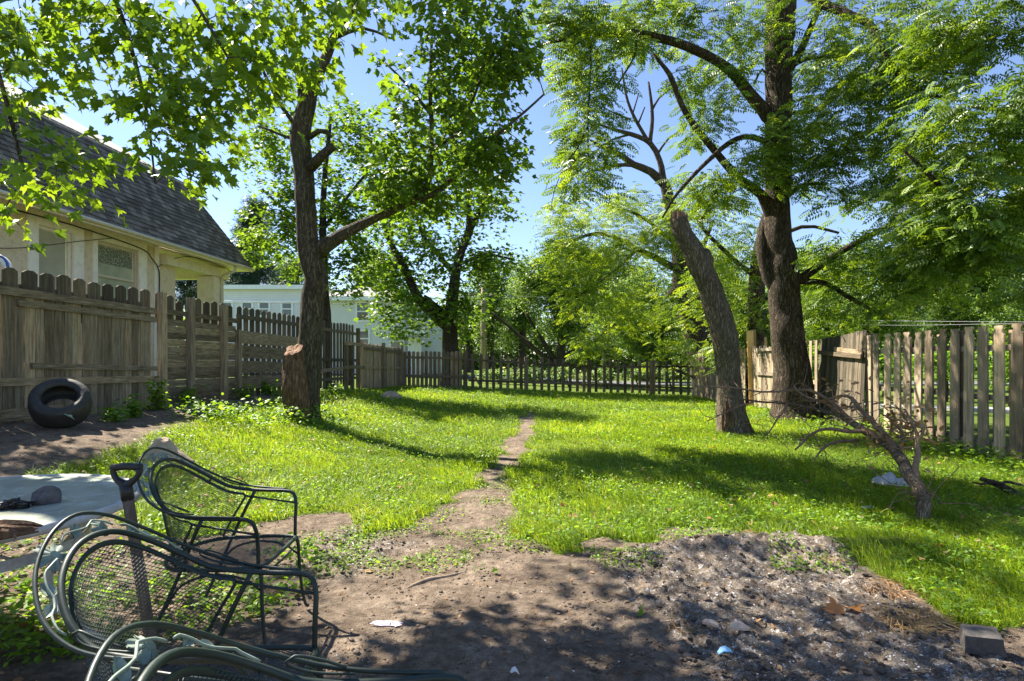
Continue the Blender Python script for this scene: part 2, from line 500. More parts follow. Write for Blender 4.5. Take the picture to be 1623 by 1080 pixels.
def iron(name, c0, c1, rust):
    t = NT(name); v = t.coord(); n = t.noise(v, 26, 6, .7); n2 = t.noise(v, 7, 4)
    c = t.ramp(n2, [(.35, c0), (.65, c1)])
    c = t.mix(t.ramp(n, [(.60, (0, 0, 0)), (.74, (.8, .8, .8))]), c, rust)
    return t.pbr(c, .45, 0.0, t.bump(n, .25, .002), .4)
M['iron'] = iron('dark_green_painted_iron', (.013, .023, .019), (.024, .038, .032), (.05, .05, .045))
M['iron_mesh'] = iron('dark_green_mesh_wire', (.028, .036, .034), (.05, .062, .058), (.06, .055, .05))  # lighter than the tube iron, colour stands in for glints on the wire
M['patina'] = iron('pale_green_flower_paint', (.14, .19, .155), (.34, .39, .31), (.30, .24, .15))
M['table_metal'] = flat('white_chalky_aluminium', (.50, .49, .47), .55, 0.0, .3, 20, .3, .5, (.22, .20, .19))
def table_glass():
    t = NT('frosted_table_glass'); v = t.coord(); n = t.noise(v, 5, 6, .7); n2 = t.noise(v, 38, 4, .7); n3 = t.noise(v, 1.6, 4, .6)
    c = t.ramp(n, [(.3, (.40, .46, .38)), (.6, (.54, .60, .50)), (.8, (.64, .68, .60))])
    c = t.mix(t.ramp(n2, [(.66, (0, 0, 0)), (.72, (.9, .9, .9))]), c, (.10, .085, .06))
    c = t.mix(t.ramp(n3, [(.48, (0, 0, 0)), (.60, (.55, .55, .55))]), c, (.26, .24, .17))
    r = t.ramp(n, [(.3, (.12, .12, .12)), (.7, (.34, .34, .34))])
    t.pbr(c, .2, 0, None, .6); t.l(r, t.b.inputs['Roughness']); t.b.inputs['Transmission Weight'].default_value = .18
    return t.m
M['table_glass'] = table_glass()
M['rock'] = flat('pale_fieldstone', (.42, .32, .235), .9, 0, .3, 9, .7, .3, (.26, .20, .16))
M['darkrock'] = flat('dark_grey_stone', (.10, .09, .088), .85, 0, .45, 24, .7, .3, (.13, .12, .115))
M['black'] = flat('black_plastic', (.020, .019, .019), .5, 0, .3, 30, .2, .4)
M['shaft'] = rawwood('grey_worn_shaft', (.07, .05, .04), (.14, .105, .08), (.24, .19, .15))
M['steel'] = flat('rusty_steel', (.13, .10, .08), .6, .6, .3, 20, .2)
M['plasticbag'] = leaf_mat('white_plastic_film', [(.62, .60, .60), (.75, .73, .72), (.55, .50, .48)], (.8, .8, .8), .35, .3)
M['purplebag'] = leaf_mat('lilac_plastic_film', [(.45, .38, .62), (.70, .68, .80), (.60, .52, .72)], (.8, .8, .9), .3, .25)
M['blueplastic'] = flat('blue_plastic', (.18, .42, .70), .35)
M['clay'] = flat('broken_clay', (.60, .42, .30), .8, 0, .2, 12, .3)
M['paver'] = flat('grey_concrete_brick', (.105, .095, .088), .95, 0, .25, 30, .6, .2, (.10, .085, .07))
M['red'] = flat('red_plastic', (.55, .03, .03), .5)
M['bluetrim'] = flat('blue_trim', (.05, .12, .35), .5)
M['concrete'] = flat('pale_concrete', (.52, .50, .47), .9, 0, .12, 3, .2)
M['asphalt'] = flat('grey_asphalt', (.12, .12, .125), .95, 0, .2, 20, .3)
M['polewood'] = rawwood('pole_wood', (.20, .15, .11), (.30, .24, .18), (.38, .32, .25))
M['pebble'] = flat('small_stone', (.15, .115, .09), .95, 0, .55, 60, .4, .2)
M['chip'] = flat('white_chip', (.68, .66, .63), .8, 0, .2, 60, .2, .2)
M['carpaint'] = flat('silver_car_paint', (.45, .47, .50), .3, .4)

def ground_mat():
    t = NT('soil_and_turf')
    tc = t.n('ShaderNodeTexCoord'); v = tc.outputs['Object']
    g = t.attr('grassy'); a = t.attr('ash')
    n1 = t.noise(v, 2.2, 6, .7); n2 = t.noise(v, 14, 6, .75); n3 = t.noise(v, 70, 5, .75); n4 = t.noise(v, 32, 4, .8)
    dirt = t.ramp(n2, [(.28, (.115, .085, .060)), (.5, (.245, .188, .140)), (.72, (.41, .325, .25))])
    dirt = t.mix(t.ramp(n1, [(.40, (0, 0, 0)), (.62, (.9, .9, .9))]), dirt, t.mix(1.0, dirt, (.55, .53, .52), 'MULTIPLY'))
    dirt = t.mix(t.ramp(n3, [(.60, (0, 0, 0)), (.70, (.7, .7, .7))]), dirt, (.06, .042, .03))
    dirt = t.mix(t.ramp(n3, [(.28, (.6, .6, .6)), (.36, (0, 0, 0))]), dirt, (.40, .31, .24))
    ash = t.ramp(n2, [(.3, (.07, .053, .04)), (.46, (.175, .137, .105)), (.58, (.30, .25, .20)), (.74, (.47, .43, .39))])
    ash = t.mix(t.ramp(n4, [(.57, (0, 0, 0)), (.63, (.9, .9, .9))]), ash, (.68, .67, .66))
    ash = t.mix(t.ramp(n3, [(.56, (0, 0, 0)), (.62, (.8, .8, .8))]), ash, (.03, .026, .024))
    c = t.mix(t.math('MULTIPLY', a, t.ramp(n1, [(.30, (.25, .25, .25)), (.5, (1, 1, 1))])), dirt, ash)
    turf = t.ramp(n2, [(.3, (.055, .08, .014)), (.55, (.11, .165, .022)), (.75, (.18, .22, .045))])
    c = t.mix(g, c, turf)
    h = t.math('ADD', t.math('MULTIPLY', n2, .9), t.math('MULTIPLY', n3, .6))
    return t.pbr(c, .95, 0, t.bump(h, 1.0, .035), .12)
M['ground'] = ground_mat()

# ------------------------------------------------------------------ ground sheet
def axis(lo, hi, step, far_lo, far_hi, grow=1.045):
    a = list(np.arange(lo, hi, step)); s = step; x = a[-1]
    while x < far_hi: s *= grow; x += s; a.append(x)
    s = step; x = a[0]; b = []
    while x > far_lo: s *= grow; x -= s; b.append(x)
    return np.array(b[::-1] + a)
gx = axis(-2.4, 4.4, .02, -500, 500); gy = axis(1.3, 4.8, .018, -25, 900, 1.035)
XX, YY = np.meshgrid(gx, gy)
ZZ = gfine(XX, YY)
farz = sst((np.hypot(XX, YY - 12) - 40) / 60)
ZZ = ZZ * (1 - farz) + farz * 0.0
mb = MB()
nx, ny = len(gx), len(gy)
ii = (np.arange(ny - 1)[:, None] * nx + np.arange(nx - 1)[None, :]).ravel()
mb.add(np.stack([XX.ravel(), YY.ravel(), ZZ.ravel()], 1), [np.stack([ii, ii + 1, ii + 1 + nx, ii + nx], 1)])
ground = mb.build('ground', M['ground'], smooth=True)
tag(ground, kind='structure')
gm = 1 - dirt_mask(XX, YY).astype(float)
gm2 = gm.copy()
gm2[1:-1, 1:-1] = (gm[1:-1, 1:-1] * 2 + gm[:-2, 1:-1] + gm[2:, 1:-1] + gm[1:-1, :-2] + gm[1:-1, 2:]) / 6
for nm, arr in (('grassy', gm2), ('ash', soft_ash(XX, YY))):
    at = ground.data.attributes.new(nm, 'FLOAT', 'POINT'); at.data.foreach_set('value', arr.ravel().astype(np.float32))

# roads and pavement beyond the fences
def strip(name, pts, w, mat, lift):
    mb = MB(); pts = np.array(pts, float); tan = np.gradient(pts, axis=0); tan /= np.linalg.norm(tan, axis=1, keepdims=True)
    nrm = np.stack([-tan[:, 1], tan[:, 0]], 1)
    L = pts + nrm * w / 2; Rr = pts - nrm * w / 2
    zl = gfine(L[:, 0], L[:, 1]) + lift; zr = gfine(Rr[:, 0], Rr[:, 1]) + lift
    n = len(pts)
    top = np.concatenate([np.c_[L, zl], np.c_[Rr, zr]]); bot = top - np.array([0, 0, .25])
    i = np.arange(n - 1)
    mb.add(np.concatenate([top, bot]), [np.stack([i, i + n, i + n + 1, i + 1], 1), np.stack([i, i + 1, i + 1 + 2 * n, i + 2 * n], 1),
           np.stack([i + n, i + 3 * n, i + 3 * n + 1, i + n + 1], 1)])
    return tag(mb.build(name, mat), kind='structure')
strip('pavement', [(x, 33 - 1.55 * (x - 2.0) * .9 if x < 22 else 5) for x in np.linspace(10.5, 21, 30)], 1.3, M['concrete'], .10)
strip('road', [(x, 40 + .02 * x) for x in np.linspace(-60, 60, 80)], 5.0, M['asphalt'], .10)

# ------------------------------------------------------------------ leaves
def leaf_template(kind):
    if kind == 'maple':      # five pointed lobes, folded along the midrib
        o = [(0, 0), (.10, -.22), (.36, -.20), (.27, -.34), (.52, -.52), (.50, -.24), (.70, -.22), (.66, -.10), (1.0, 0)]
        o = o + [(x, -y) for x, y in o[-2:0:-1]]
        v = [(.34, 0, -.05)] + [(x, y, .38 * abs(y) - .30 * x * x) for x, y in o]
        n = len(o)
        f = [(0, 1 + i, 1 + (i + 1) % n) for i in range(n)]
        return np.array(v), np.array(f)
    if kind == 'maple_small':
        o = [(0, 0), (.18, -.30), (.45, -.45), (.55, -.15), (1.0, 0), (.55, .15), (.45, .45), (.18, .30)]
        v = [(x, y, .2 * abs(y) - .15 * x * x) for x, y in o]
        f = [(0, 1, 3), (1, 2, 3), (0, 3, 4), (0, 4, 5), (0, 5, 7), (5, 6, 7)]
        return np.array(v), np.array(f)
    if kind in ('pinnate', 'pinnate_small'):
        v = []; f = []
        k = 6 if kind == 'pinnate' else 5
        for i in range(k):
            x = .12 + .80 * i / (k - 1); L = .26 * (1 - .45 * abs(i / (k - 1) - .4))
            for s in (-1, 1):
                z0 = -.22 * x * x
                b = len(v)
                v += [(x, 0, z0), (x + L * .22 - .055, s * L * .5, z0 + .02), (x + L * .45, s * L, z0 - .09), (x + L * .22 + .075, s * L * .45, z0 - .03)]
                f.append((b, b + 1, b + 2) if s > 0 else (b, b + 2, b + 1)); f.append((b, b + 2, b + 3) if s > 0 else (b, b + 3, b + 2))
        b = len(v); v += [(.93, 0, -.2), (1.03, -.06, -.24), (1.2, 0, -.30), (1.03, .06, -.24)]
        f += [(b, b + 1, b + 2), (b, b + 2, b + 3)]
        b = len(v); v += [(0, -.006, 0), (0, .006, 0), (.95, 0, -.2)]; f.append((b, b + 1, b + 2))
        return np.array(v), np.array(f)
    if kind == 'clump':      # a spray of five small leaves, for trees far off
        v = []; f = []
        rs = np.random.RandomState(3)
        for i in range(7):
            c = rs.uniform(-.5, .5, 3); a = rs.uniform(0, 6.28); L = .42; W = .2
            d = np.array([math.cos(a), math.sin(a), rs.uniform(-.5, .3)]); p = np.array([-math.sin(a), math.cos(a), rs.uniform(-.4, .4)])
            b = len(v); v += [c, c + d * L * .5 + p * W * .5, c + d * L, c + d * L * .5 - p * W * .5]
            f += [(b, b + 1, b + 2), (b, b + 2, b + 3)]
        return np.array(v), np.array(f)
    if kind == 'needles':
        v = []; f = []; rs = np.random.RandomState(4)
        for i in range(12):
            a = rs.uniform(0, 6.28); e = rs.uniform(-.4, .7); d = np.array([math.cos(a) * math.cos(e), math.sin(a) * math.cos(e), math.sin(e)])
            p = np.cross(d, [0, 0, 1]); p /= np.linalg.norm(p)
            b = len(v); v += [-p * .03, p * .03, d * rs.uniform(.6, 1)]; f.append((b, b + 1, b + 2))
        return np.array(v), np.array(f)
    if kind == 'oval':
        v = [(0, 0, 0), (.35, -.26, .06), (.8, -.16, 0), (1, 0, -.08), (.8, .16, 0), (.35, .26, .06)]
        return np.array(v), np.array([(0, 1, 5), (1, 2, 5), (2, 4, 5), (2, 3, 4)])

def place(mb, tmpl, pos, size, yaw=None, tilt=.5, droop=0.0, rnd=None, rs=R):
    """scatter copies of a leaf template: numpy batch"""
    tv, tf = tmpl; N = len(pos)
    if N == 0: return
    size = np.broadcast_to(size, (N,))
    yaw = rs.uniform(0, 2 * math.pi, N) if yaw is None else yaw
    n = np.stack([rs.normal(0, tilt, N), rs.normal(0, tilt, N), np.ones(N)], 1)
    n /= np.linalg.norm(n, axis=1, keepdims=True)
    t = np.stack([np.cos(yaw), np.sin(yaw), np.full(N, -droop) + rs.normal(0, .15, N)], 1)
    t -= n * (t * n).sum(1, keepdims=True) * (1.0 if droop == 0 else .4)
    t /= np.linalg.norm(t, axis=1, keepdims=True)
    b = np.cross(n, t); b /= np.linalg.norm(b, axis=1, keepdims=True)
    n = np.cross(t, b)
    V = pos[:, None, :] + size[:, None, None] * (tv[None, :, 0:1] * t[:, None, :] + tv[None, :, 1:2] * b[:, None, :] + tv[None, :, 2:3] * n[:, None, :])
    K = len(tv)
    Fc = (tf[None] + (np.arange(N) * K)[:, None, None]).reshape(-1, tf.shape[1])
    if rnd is None: rnd = rs.uniform(0, 1, N)
    mb.add(V.reshape(-1, 3), [Fc], np.repeat(rnd, K))

# ------------------------------------------------------------------ trees
def limb_world(spec):
    pts = np.array([P(a, b, Y) for a, b, Y, w in spec]); rad = np.array([w / 2 / F * Y for a, b, Y, w in spec])
    return pts, rad

def blob_points(blobs, rs):
    out = []
    for (px, py, rx, ry, Y, rY, n) in blobs:
        c = np.array(P(px, py, Y)); r = np.array([rx / F * Y, rY, ry / F * Y])
        k = 0; tries = 0
        while k < n and tries < n * 60:
            tries += 1
            d = rs.normal(0, 1, 3); d /= np.linalg.norm(d); d *= rs.uniform(.0, 1) ** .45
            p = c + d * r
            if p[2] < .5: continue
            if Y < 9 and px < 700 and vnoise((p[0] + .72 * p[2]) * 1.35, (p[1] - .54 * p[2]) * 1.35, 55) < (.54 if py < -60 else .26): continue  # near maple clumps thinned along the sun direction to leave sun flecks
            if vnoise(p[0] * 1.7 + p[2] * .6, p[1] * 1.7 + p[2] * 1.1, 5) < .40: continue
            out.append(p); k += 1
    return np.array(out)

def make_tree(name, label, cat, limbs, blobs, leaf, bark_m, leaf_m, lsize, lper, crad, seed, group=None, sides=12, tilt=.55,
              droop=0.0, twig=1.0, yellow=.03, bumpy=.07, twigs_mat=None, dead_twigs=0, flare=True, bare_blobs=None, rbias=0.0):
    rs = np.random.RandomState(seed)
    p0 = limb_world(limbs[0])[0][0]
    zg = float(gbase(p0[0], p0[1]))
    root = empty(name, (p0[0], p0[1], zg), label, cat, group); root['_abs'] = 1
    mb = MB(); nodes = []; nrad = []
    for li, spec in enumerate(limbs):
        pts, rad = limb_world(spec)
        if li == 0: pts[0][2] = zg - .15
        step = .12 if li == 0 else .18
        if pts[0][1] > 18: step = .35
        pts, rad = catmull(pts, rad, step)
        wob = (np.stack([fbm(np.arange(len(pts)) * .22, np.full(len(pts), q * 9.7 + li), seed + q, 2) for q in range(3)], 1) - .5)
        wob[:2] *= 0
        pts = pts + wob * np.minimum(rad, .12)[:, None] * 1.1
        if li == 0 and flare:
            hgt = pts[:, 2] - zg
            rad = rad * (1 + .22 * np.exp(-np.maximum(hgt, 0) / .18))
        tube(mb, pts, rad, sides if li == 0 else max(6, sides - 4), True, bumpy, seed + li, rnd=rs.uniform())
        nodes.append(pts[(2 if li == 0 else 0):]); nrad.append(rad[(2 if li == 0 else 0):])
    mb.build('trunk', bark_m, root, smooth=True)
    if not blobs: return root
    cl = blob_points(blobs, rs)
    NP = np.concatenate(nodes); NR = np.concatenate(nrad)
    if pts[0][1] is not None:
        ok = NP[:, 2] > zg + .25 * (cl[:, 2].min() - zg); NP = NP[ok]; NR = NR[ok]
    d0 = np.array([np.min(((NP - c) ** 2).sum(1)) for c in cl]); order = np.argsort(d0)
    tw = MB()
    tips = []
    for idx in order:
        c = cl[idx]
        dv = NP - c; d2 = (dv ** 2).sum(1) + (np.maximum(dv[:, 2] - .0, 0) ** 2) * .6
        j = int(np.argmin(d2)); a = NP[j]; L = float(np.linalg.norm(c - a))
        if L < .05: L = .05
        mid = (a + c) / 2 + np.array([0, 0, .10 * L]) + rs.normal(0, .07 * L, 3)
        m = max(3, min(12, int(L / .22) + 2)); tt = np.linspace(0, 1, m)[:, None]
        path = (1 - tt) ** 2 * a + 2 * tt * (1 - tt) * mid + tt ** 2 * c
        path[1:-1] += rs.normal(0, .02 * L, (m - 2, 3))
        r0 = min(NR[j] * .65, (.006 + .009 * L) * twig); r1 = .0035 * twig
        rr = np.linspace(r0, r1, m)
        tube(tw, path, rr, 4 if r0 < .02 else 5, False, rnd=rs.uniform(), mi=1)
        NP = np.vstack([NP, path[1:]]); NR = np.concatenate([NR, rr[1:]])
        tips.append((path[-1] - path[0]) / L)
    tips = np.array(tips); C = cl[order]
    lf = tw
    N = len(C) * lper
    ci = np.repeat(np.arange(len(C)), lper)
    off = rs.normal(0, 1, (N, 3)); off /= np.linalg.norm(off, axis=1, keepdims=True); off *= (rs.uniform(0, 1, N) ** .5)[:, None]
    off *= np.array([crad, crad, crad * .6])
    pos = C[ci] + off + tips[ci] * rs.uniform(-.6, .6, N)[:, None] * crad
    yaw = np.arctan2(off[:, 1] + tips[ci, 1] * crad, off[:, 0] + tips[ci, 0] * crad) + rs.normal(0, .7, N)
    tone = rs.uniform(0, 1, len(C)) * .5
    rnd = np.clip(tone[ci] + rs.uniform(0, .5, N) + rbias, 0, 1)
    place(lf, leaf_template(leaf), pos, lsize * rs.uniform(.5, 1.3, N), yaw, tilt, droop, rnd, rs)
    lf.build('crown', [leaf_m, twigs_mat or bark_m], root)
    return root

# ---- tree holding the left side of the lawn
YL = 9.9
lt = make_tree('maple_tree', 'tall grey maple in the lawn by the left fence with one thick branch reaching right', 'tree',
    [[(484, 690, YL, 50), (482, 650, YL, 42), (484, 610, YL, 39), (491, 545, YL, 38), (497, 480, YL, 35), (496, 420, YL, 35), (490, 360, YL, 32), (484, 300, YL, 31),
      (479, 240, YL, 31), (480, 200, YL, 30), (487, 150, YL, 26), (500, 120, YL, 19), (516, 90, YL, 15), (536, 50, 9.8, 12), (560, 10, 9.7, 11), (590, -70, 9.5, 8)],
     [(484, 170, YL, 20), (479, 140, YL, 16), (477, 104, YL, 14)],
     [(498, 402, YL, 30), (518, 388, YL, 24), (545, 369, YL, 20), (572, 356, YL, 16), (598, 345, YL, 12), (640, 326, YL, 11), (678, 298, YL, 10), (683, 220, YL, 8), (682, 150, YL, 6), (684, 60, YL, 4)],
     [(640, 326, YL, 9), (700, 300, 9.8, 8), (745, 250, 9.6, 7), (800, 205, 9.5, 5), (862, 150, 9.4, 3)],
     [(683, 235, YL, 7), (722, 213, 9.7, 5), (760, 130, 9.6, 4), (775, 60, 9.6, 3)],
     [(682, 180, YL, 6), (640, 130, 10.1, 4), (610, 100, 10.2, 3)],
     [(490, 218, 9.8, 9), (505, 208, 9.75, 8), (519, 209, 9.7, 7), (526, 218, 9.7, 5)],
     [(492, 266, 9.8, 17), (508, 249, 9.7, 15), (527, 232, 9.6, 13)],
     [(474, 205, YL, 8), (448, 172, 9.8, 6), (425, 130, 9.7, 5), (405, 85, 9.6, 4)],
     [(475, 225, YL, 6), (445, 214, 9.9, 4), (410, 200, 9.9, 3)],
     [(530, 60, 9.8, 8), (575, 45, 9.8, 5), (620, 62, 9.8, 3)]],
    [(705, 90, 110, 85, 9.6, 1.5, 120), (675, 215, 100, 85, 9.8, 1.5, 105), (730, 270, 85, 60, 9.8, 1.2, 66), (640, 305, 75, 38, 9.8, 1.0, 60),
     (800, 90, 55, 85, 9.4, 1.0, 70), (700, -60, 190, 80, 9.6, 1.6, 95), (440, 140, 60, 60, 9.7, .8, 18), (590, -110, 160, 80, 9.2, 1.6, 90), (780, 240, 60, 80, 9.8, 1, 40)],
    'maple_small', M['bark'], M['maple2'], .135, 16, .27, 11, sides=24, tilt=1.0, droop=.3)
root_lt = lt
mb = MB()
pp, rr = limb_world([(476, 676, 9.75, 44), (468, 625, 9.66, 36), (466, 580, 9.62, 28), (466, 554, 9.62, 25)])
pp, rr = catmull(pp, rr, .05); tube(mb, pp, rr, 22, False, .55, 3)
tv = mb.v[0]; k = 22; top = tv[-k:]; cen = top.mean(0)
for q in range(1, 5): tv[len(tv) - q * k: len(tv) - (q - 1) * k, 2] -= (.16 - .03 * q) * (cen[1] - tv[len(tv) - q * k: len(tv) - (q - 1) * k, 1] ) / .15 * 1.0 - .03 * (tv[len(tv) - q * k: len(tv) - (q - 1) * k, 0] - cen[0]) / .15
ring2 = (top - cen) * .72 + cen + [0, 0, .006]; ring2[:, 2] += rs_c.uniform(-.012, .012, k); cc = cen + [0, 0, -.012]
mb.add(np.concatenate([top, ring2, [cc]]), [np.array([(q, (q + 1) % k, k + (q + 1) % k, k + q) for q in range(k)]), np.array([(k + q, k + (q + 1) % k, 2 * k) for q in range(k)])], mi=1)
st = mb.build('cut_stub', [M['rotwood'], M['cutwood']], lt, smooth=False); st['label'] = 'sawn off dark rotten stub with pale top'

# ---- loose tree behind it, beyond the left fence
make_tree('maple_tree', 'small loose crowned maple standing behind the left fence and the grey trunk', 'tree',
    [[(520, 600, 18.5, 16), (516, 480, 18.5, 14), (512, 380, 18.5, 12), (515, 280, 18.5, 9), (525, 180, 18.5, 5)],
     [(514, 400, 18.5, 7), (460, 340, 18.5, 5), (415, 300, 18.5, 3)], [(515, 360, 18.5, 7), (560, 300, 18.5, 5), (600, 250, 18.5, 3)]],
    [(415, 240, 40, 70, 18.5, 1.4, 60), (450, 385, 55, 60, 18.5, 1.4, 75), (545, 240, 60, 80, 18.5, 1.6, 90), (570, 350, 75, 60, 18.5, 1.8, 90),
     (440, 330, 55, 60, 18.5, 1.5, 50), (560, 430, 55, 45, 18.5, 1.4, 50)],
    'maple_small', M['bark_far'], M['maple2'], .17, 22, .40, 12, sides=8, rbias=.12)

# ---- maple at the back fence
make_tree('maple_tree', 'dark trunked maple behind the back fence with a low limb bending left', 'tree',
    [[(715, 640, 26.3, 32), (715, 580, 26.3, 28), (713, 525, 26.3, 24), (717, 470, 26.3, 18), (722, 430, 26.3, 15), (732, 395, 26.3, 14), (744, 368, 26.3, 13), (742, 330, 26.3, 9), (735, 290, 26.3, 6)],
     [(713, 520, 26.3, 20), (690, 500, 26.2, 17), (665, 474, 26.1, 15), (648, 440, 26, 13), (636, 412, 26, 11), (618, 380, 26, 8), (600, 325, 26, 6)],
     [(708, 500, 26.3, 9), (692, 485, 26, 7), (672, 470, 26, 6)],
     [(744, 368, 26.3, 10), (762, 332, 26.2, 8), (785, 290, 26.2, 5)], [(722, 440, 26.3, 9), (690, 395, 26.6, 8), (672, 375, 26.7, 7), (655, 325, 26.8, 5)],
     [(726, 420, 26.2, 6), (770, 405, 26, 5), (815, 412, 25.8, 3)]],
    [(620, 440, 45, 50, 26, 2.2, 70), (650, 500, 65, 42, 26, 2.2, 80), (700, 410, 70, 50, 26.3, 2.4, 90), (780, 415, 55, 25, 26, 2, 45), (745, 485, 45, 55, 26.5, 2, 60),
     (745, 335, 75, 45, 26.3, 2.5, 75), (640, 340, 60, 55, 26.3, 2.5, 70), (600, 400, 30, 60, 26, 2, 35), (690, 290, 130, 50, 27, 3, 90)],
    'maple_small', M['bark_far'], M['maple2'], .24, 16, .6, 13, sides=12, tilt=.6)

# ---- broken leaning snag
YS = 10.5
sg = make_tree('dead_tree', 'leaning broken off bare trunk standing in the grass without any branches', 'tree',
    [[(1166, 712, YS, 58), (1164, 680, YS, 50), (1162, 640, YS, 42), (1158, 590, YS, 39), (1148, 530, YS, 38), (1132, 470, YS, 37), (1112, 420, YS, 35), (1098, 392, YS, 32), (1084, 368, YS, 28), (1078, 348, YS, 26), (1077, 342, YS, 25)],
     [(1112, 428, YS, 34), (1118, 410, 10.45, 24), (1115, 398, 10.4, 18)]],
    [], 'oval', M['bark_gray'], None, 1, 1, 1, 21, sides=30, bumpy=.17)
mb = MB(); rs = np.random.RandomState(5)
c = np.array(P(1077.5, 343, YS))
for k in range(16):        # splintered break
    a = k / 16 * 6.283; r = .13 * (1 if k % 2 else .62)
    b0 = c + np.array([math.cos(a) * r, math.sin(a) * r, -.04]); tip = b0 + np.array([-.02, 0, .05 + .10 * rs.uniform() + (.05 if math.cos(a) < 0 else 0)])
    tube(mb, [b0, (b0 + tip) / 2, tip], [.035, .026, .006], 5, True)
o = mb.build('splintered_top', M['cutwood'], sg); o['label'] = 'pale splintered broken top'
mb = MB()
for k in range(5):
    a0 = P(1146 + k * 4, 690 - 4 * k, 10.25 - .01 * k); a1 = P(1147 + k * 2.6, 645 - 9 * (k % 3), 10.25)
    tube(mb, [a0, ((np.array(a0) + np.array(a1)) / 2) + .015 * rs.normal(0, 1, 3), a1], [.03, .03, .01], 5, True)
mb.build('peeling_bark', M['rotwood'], sg)

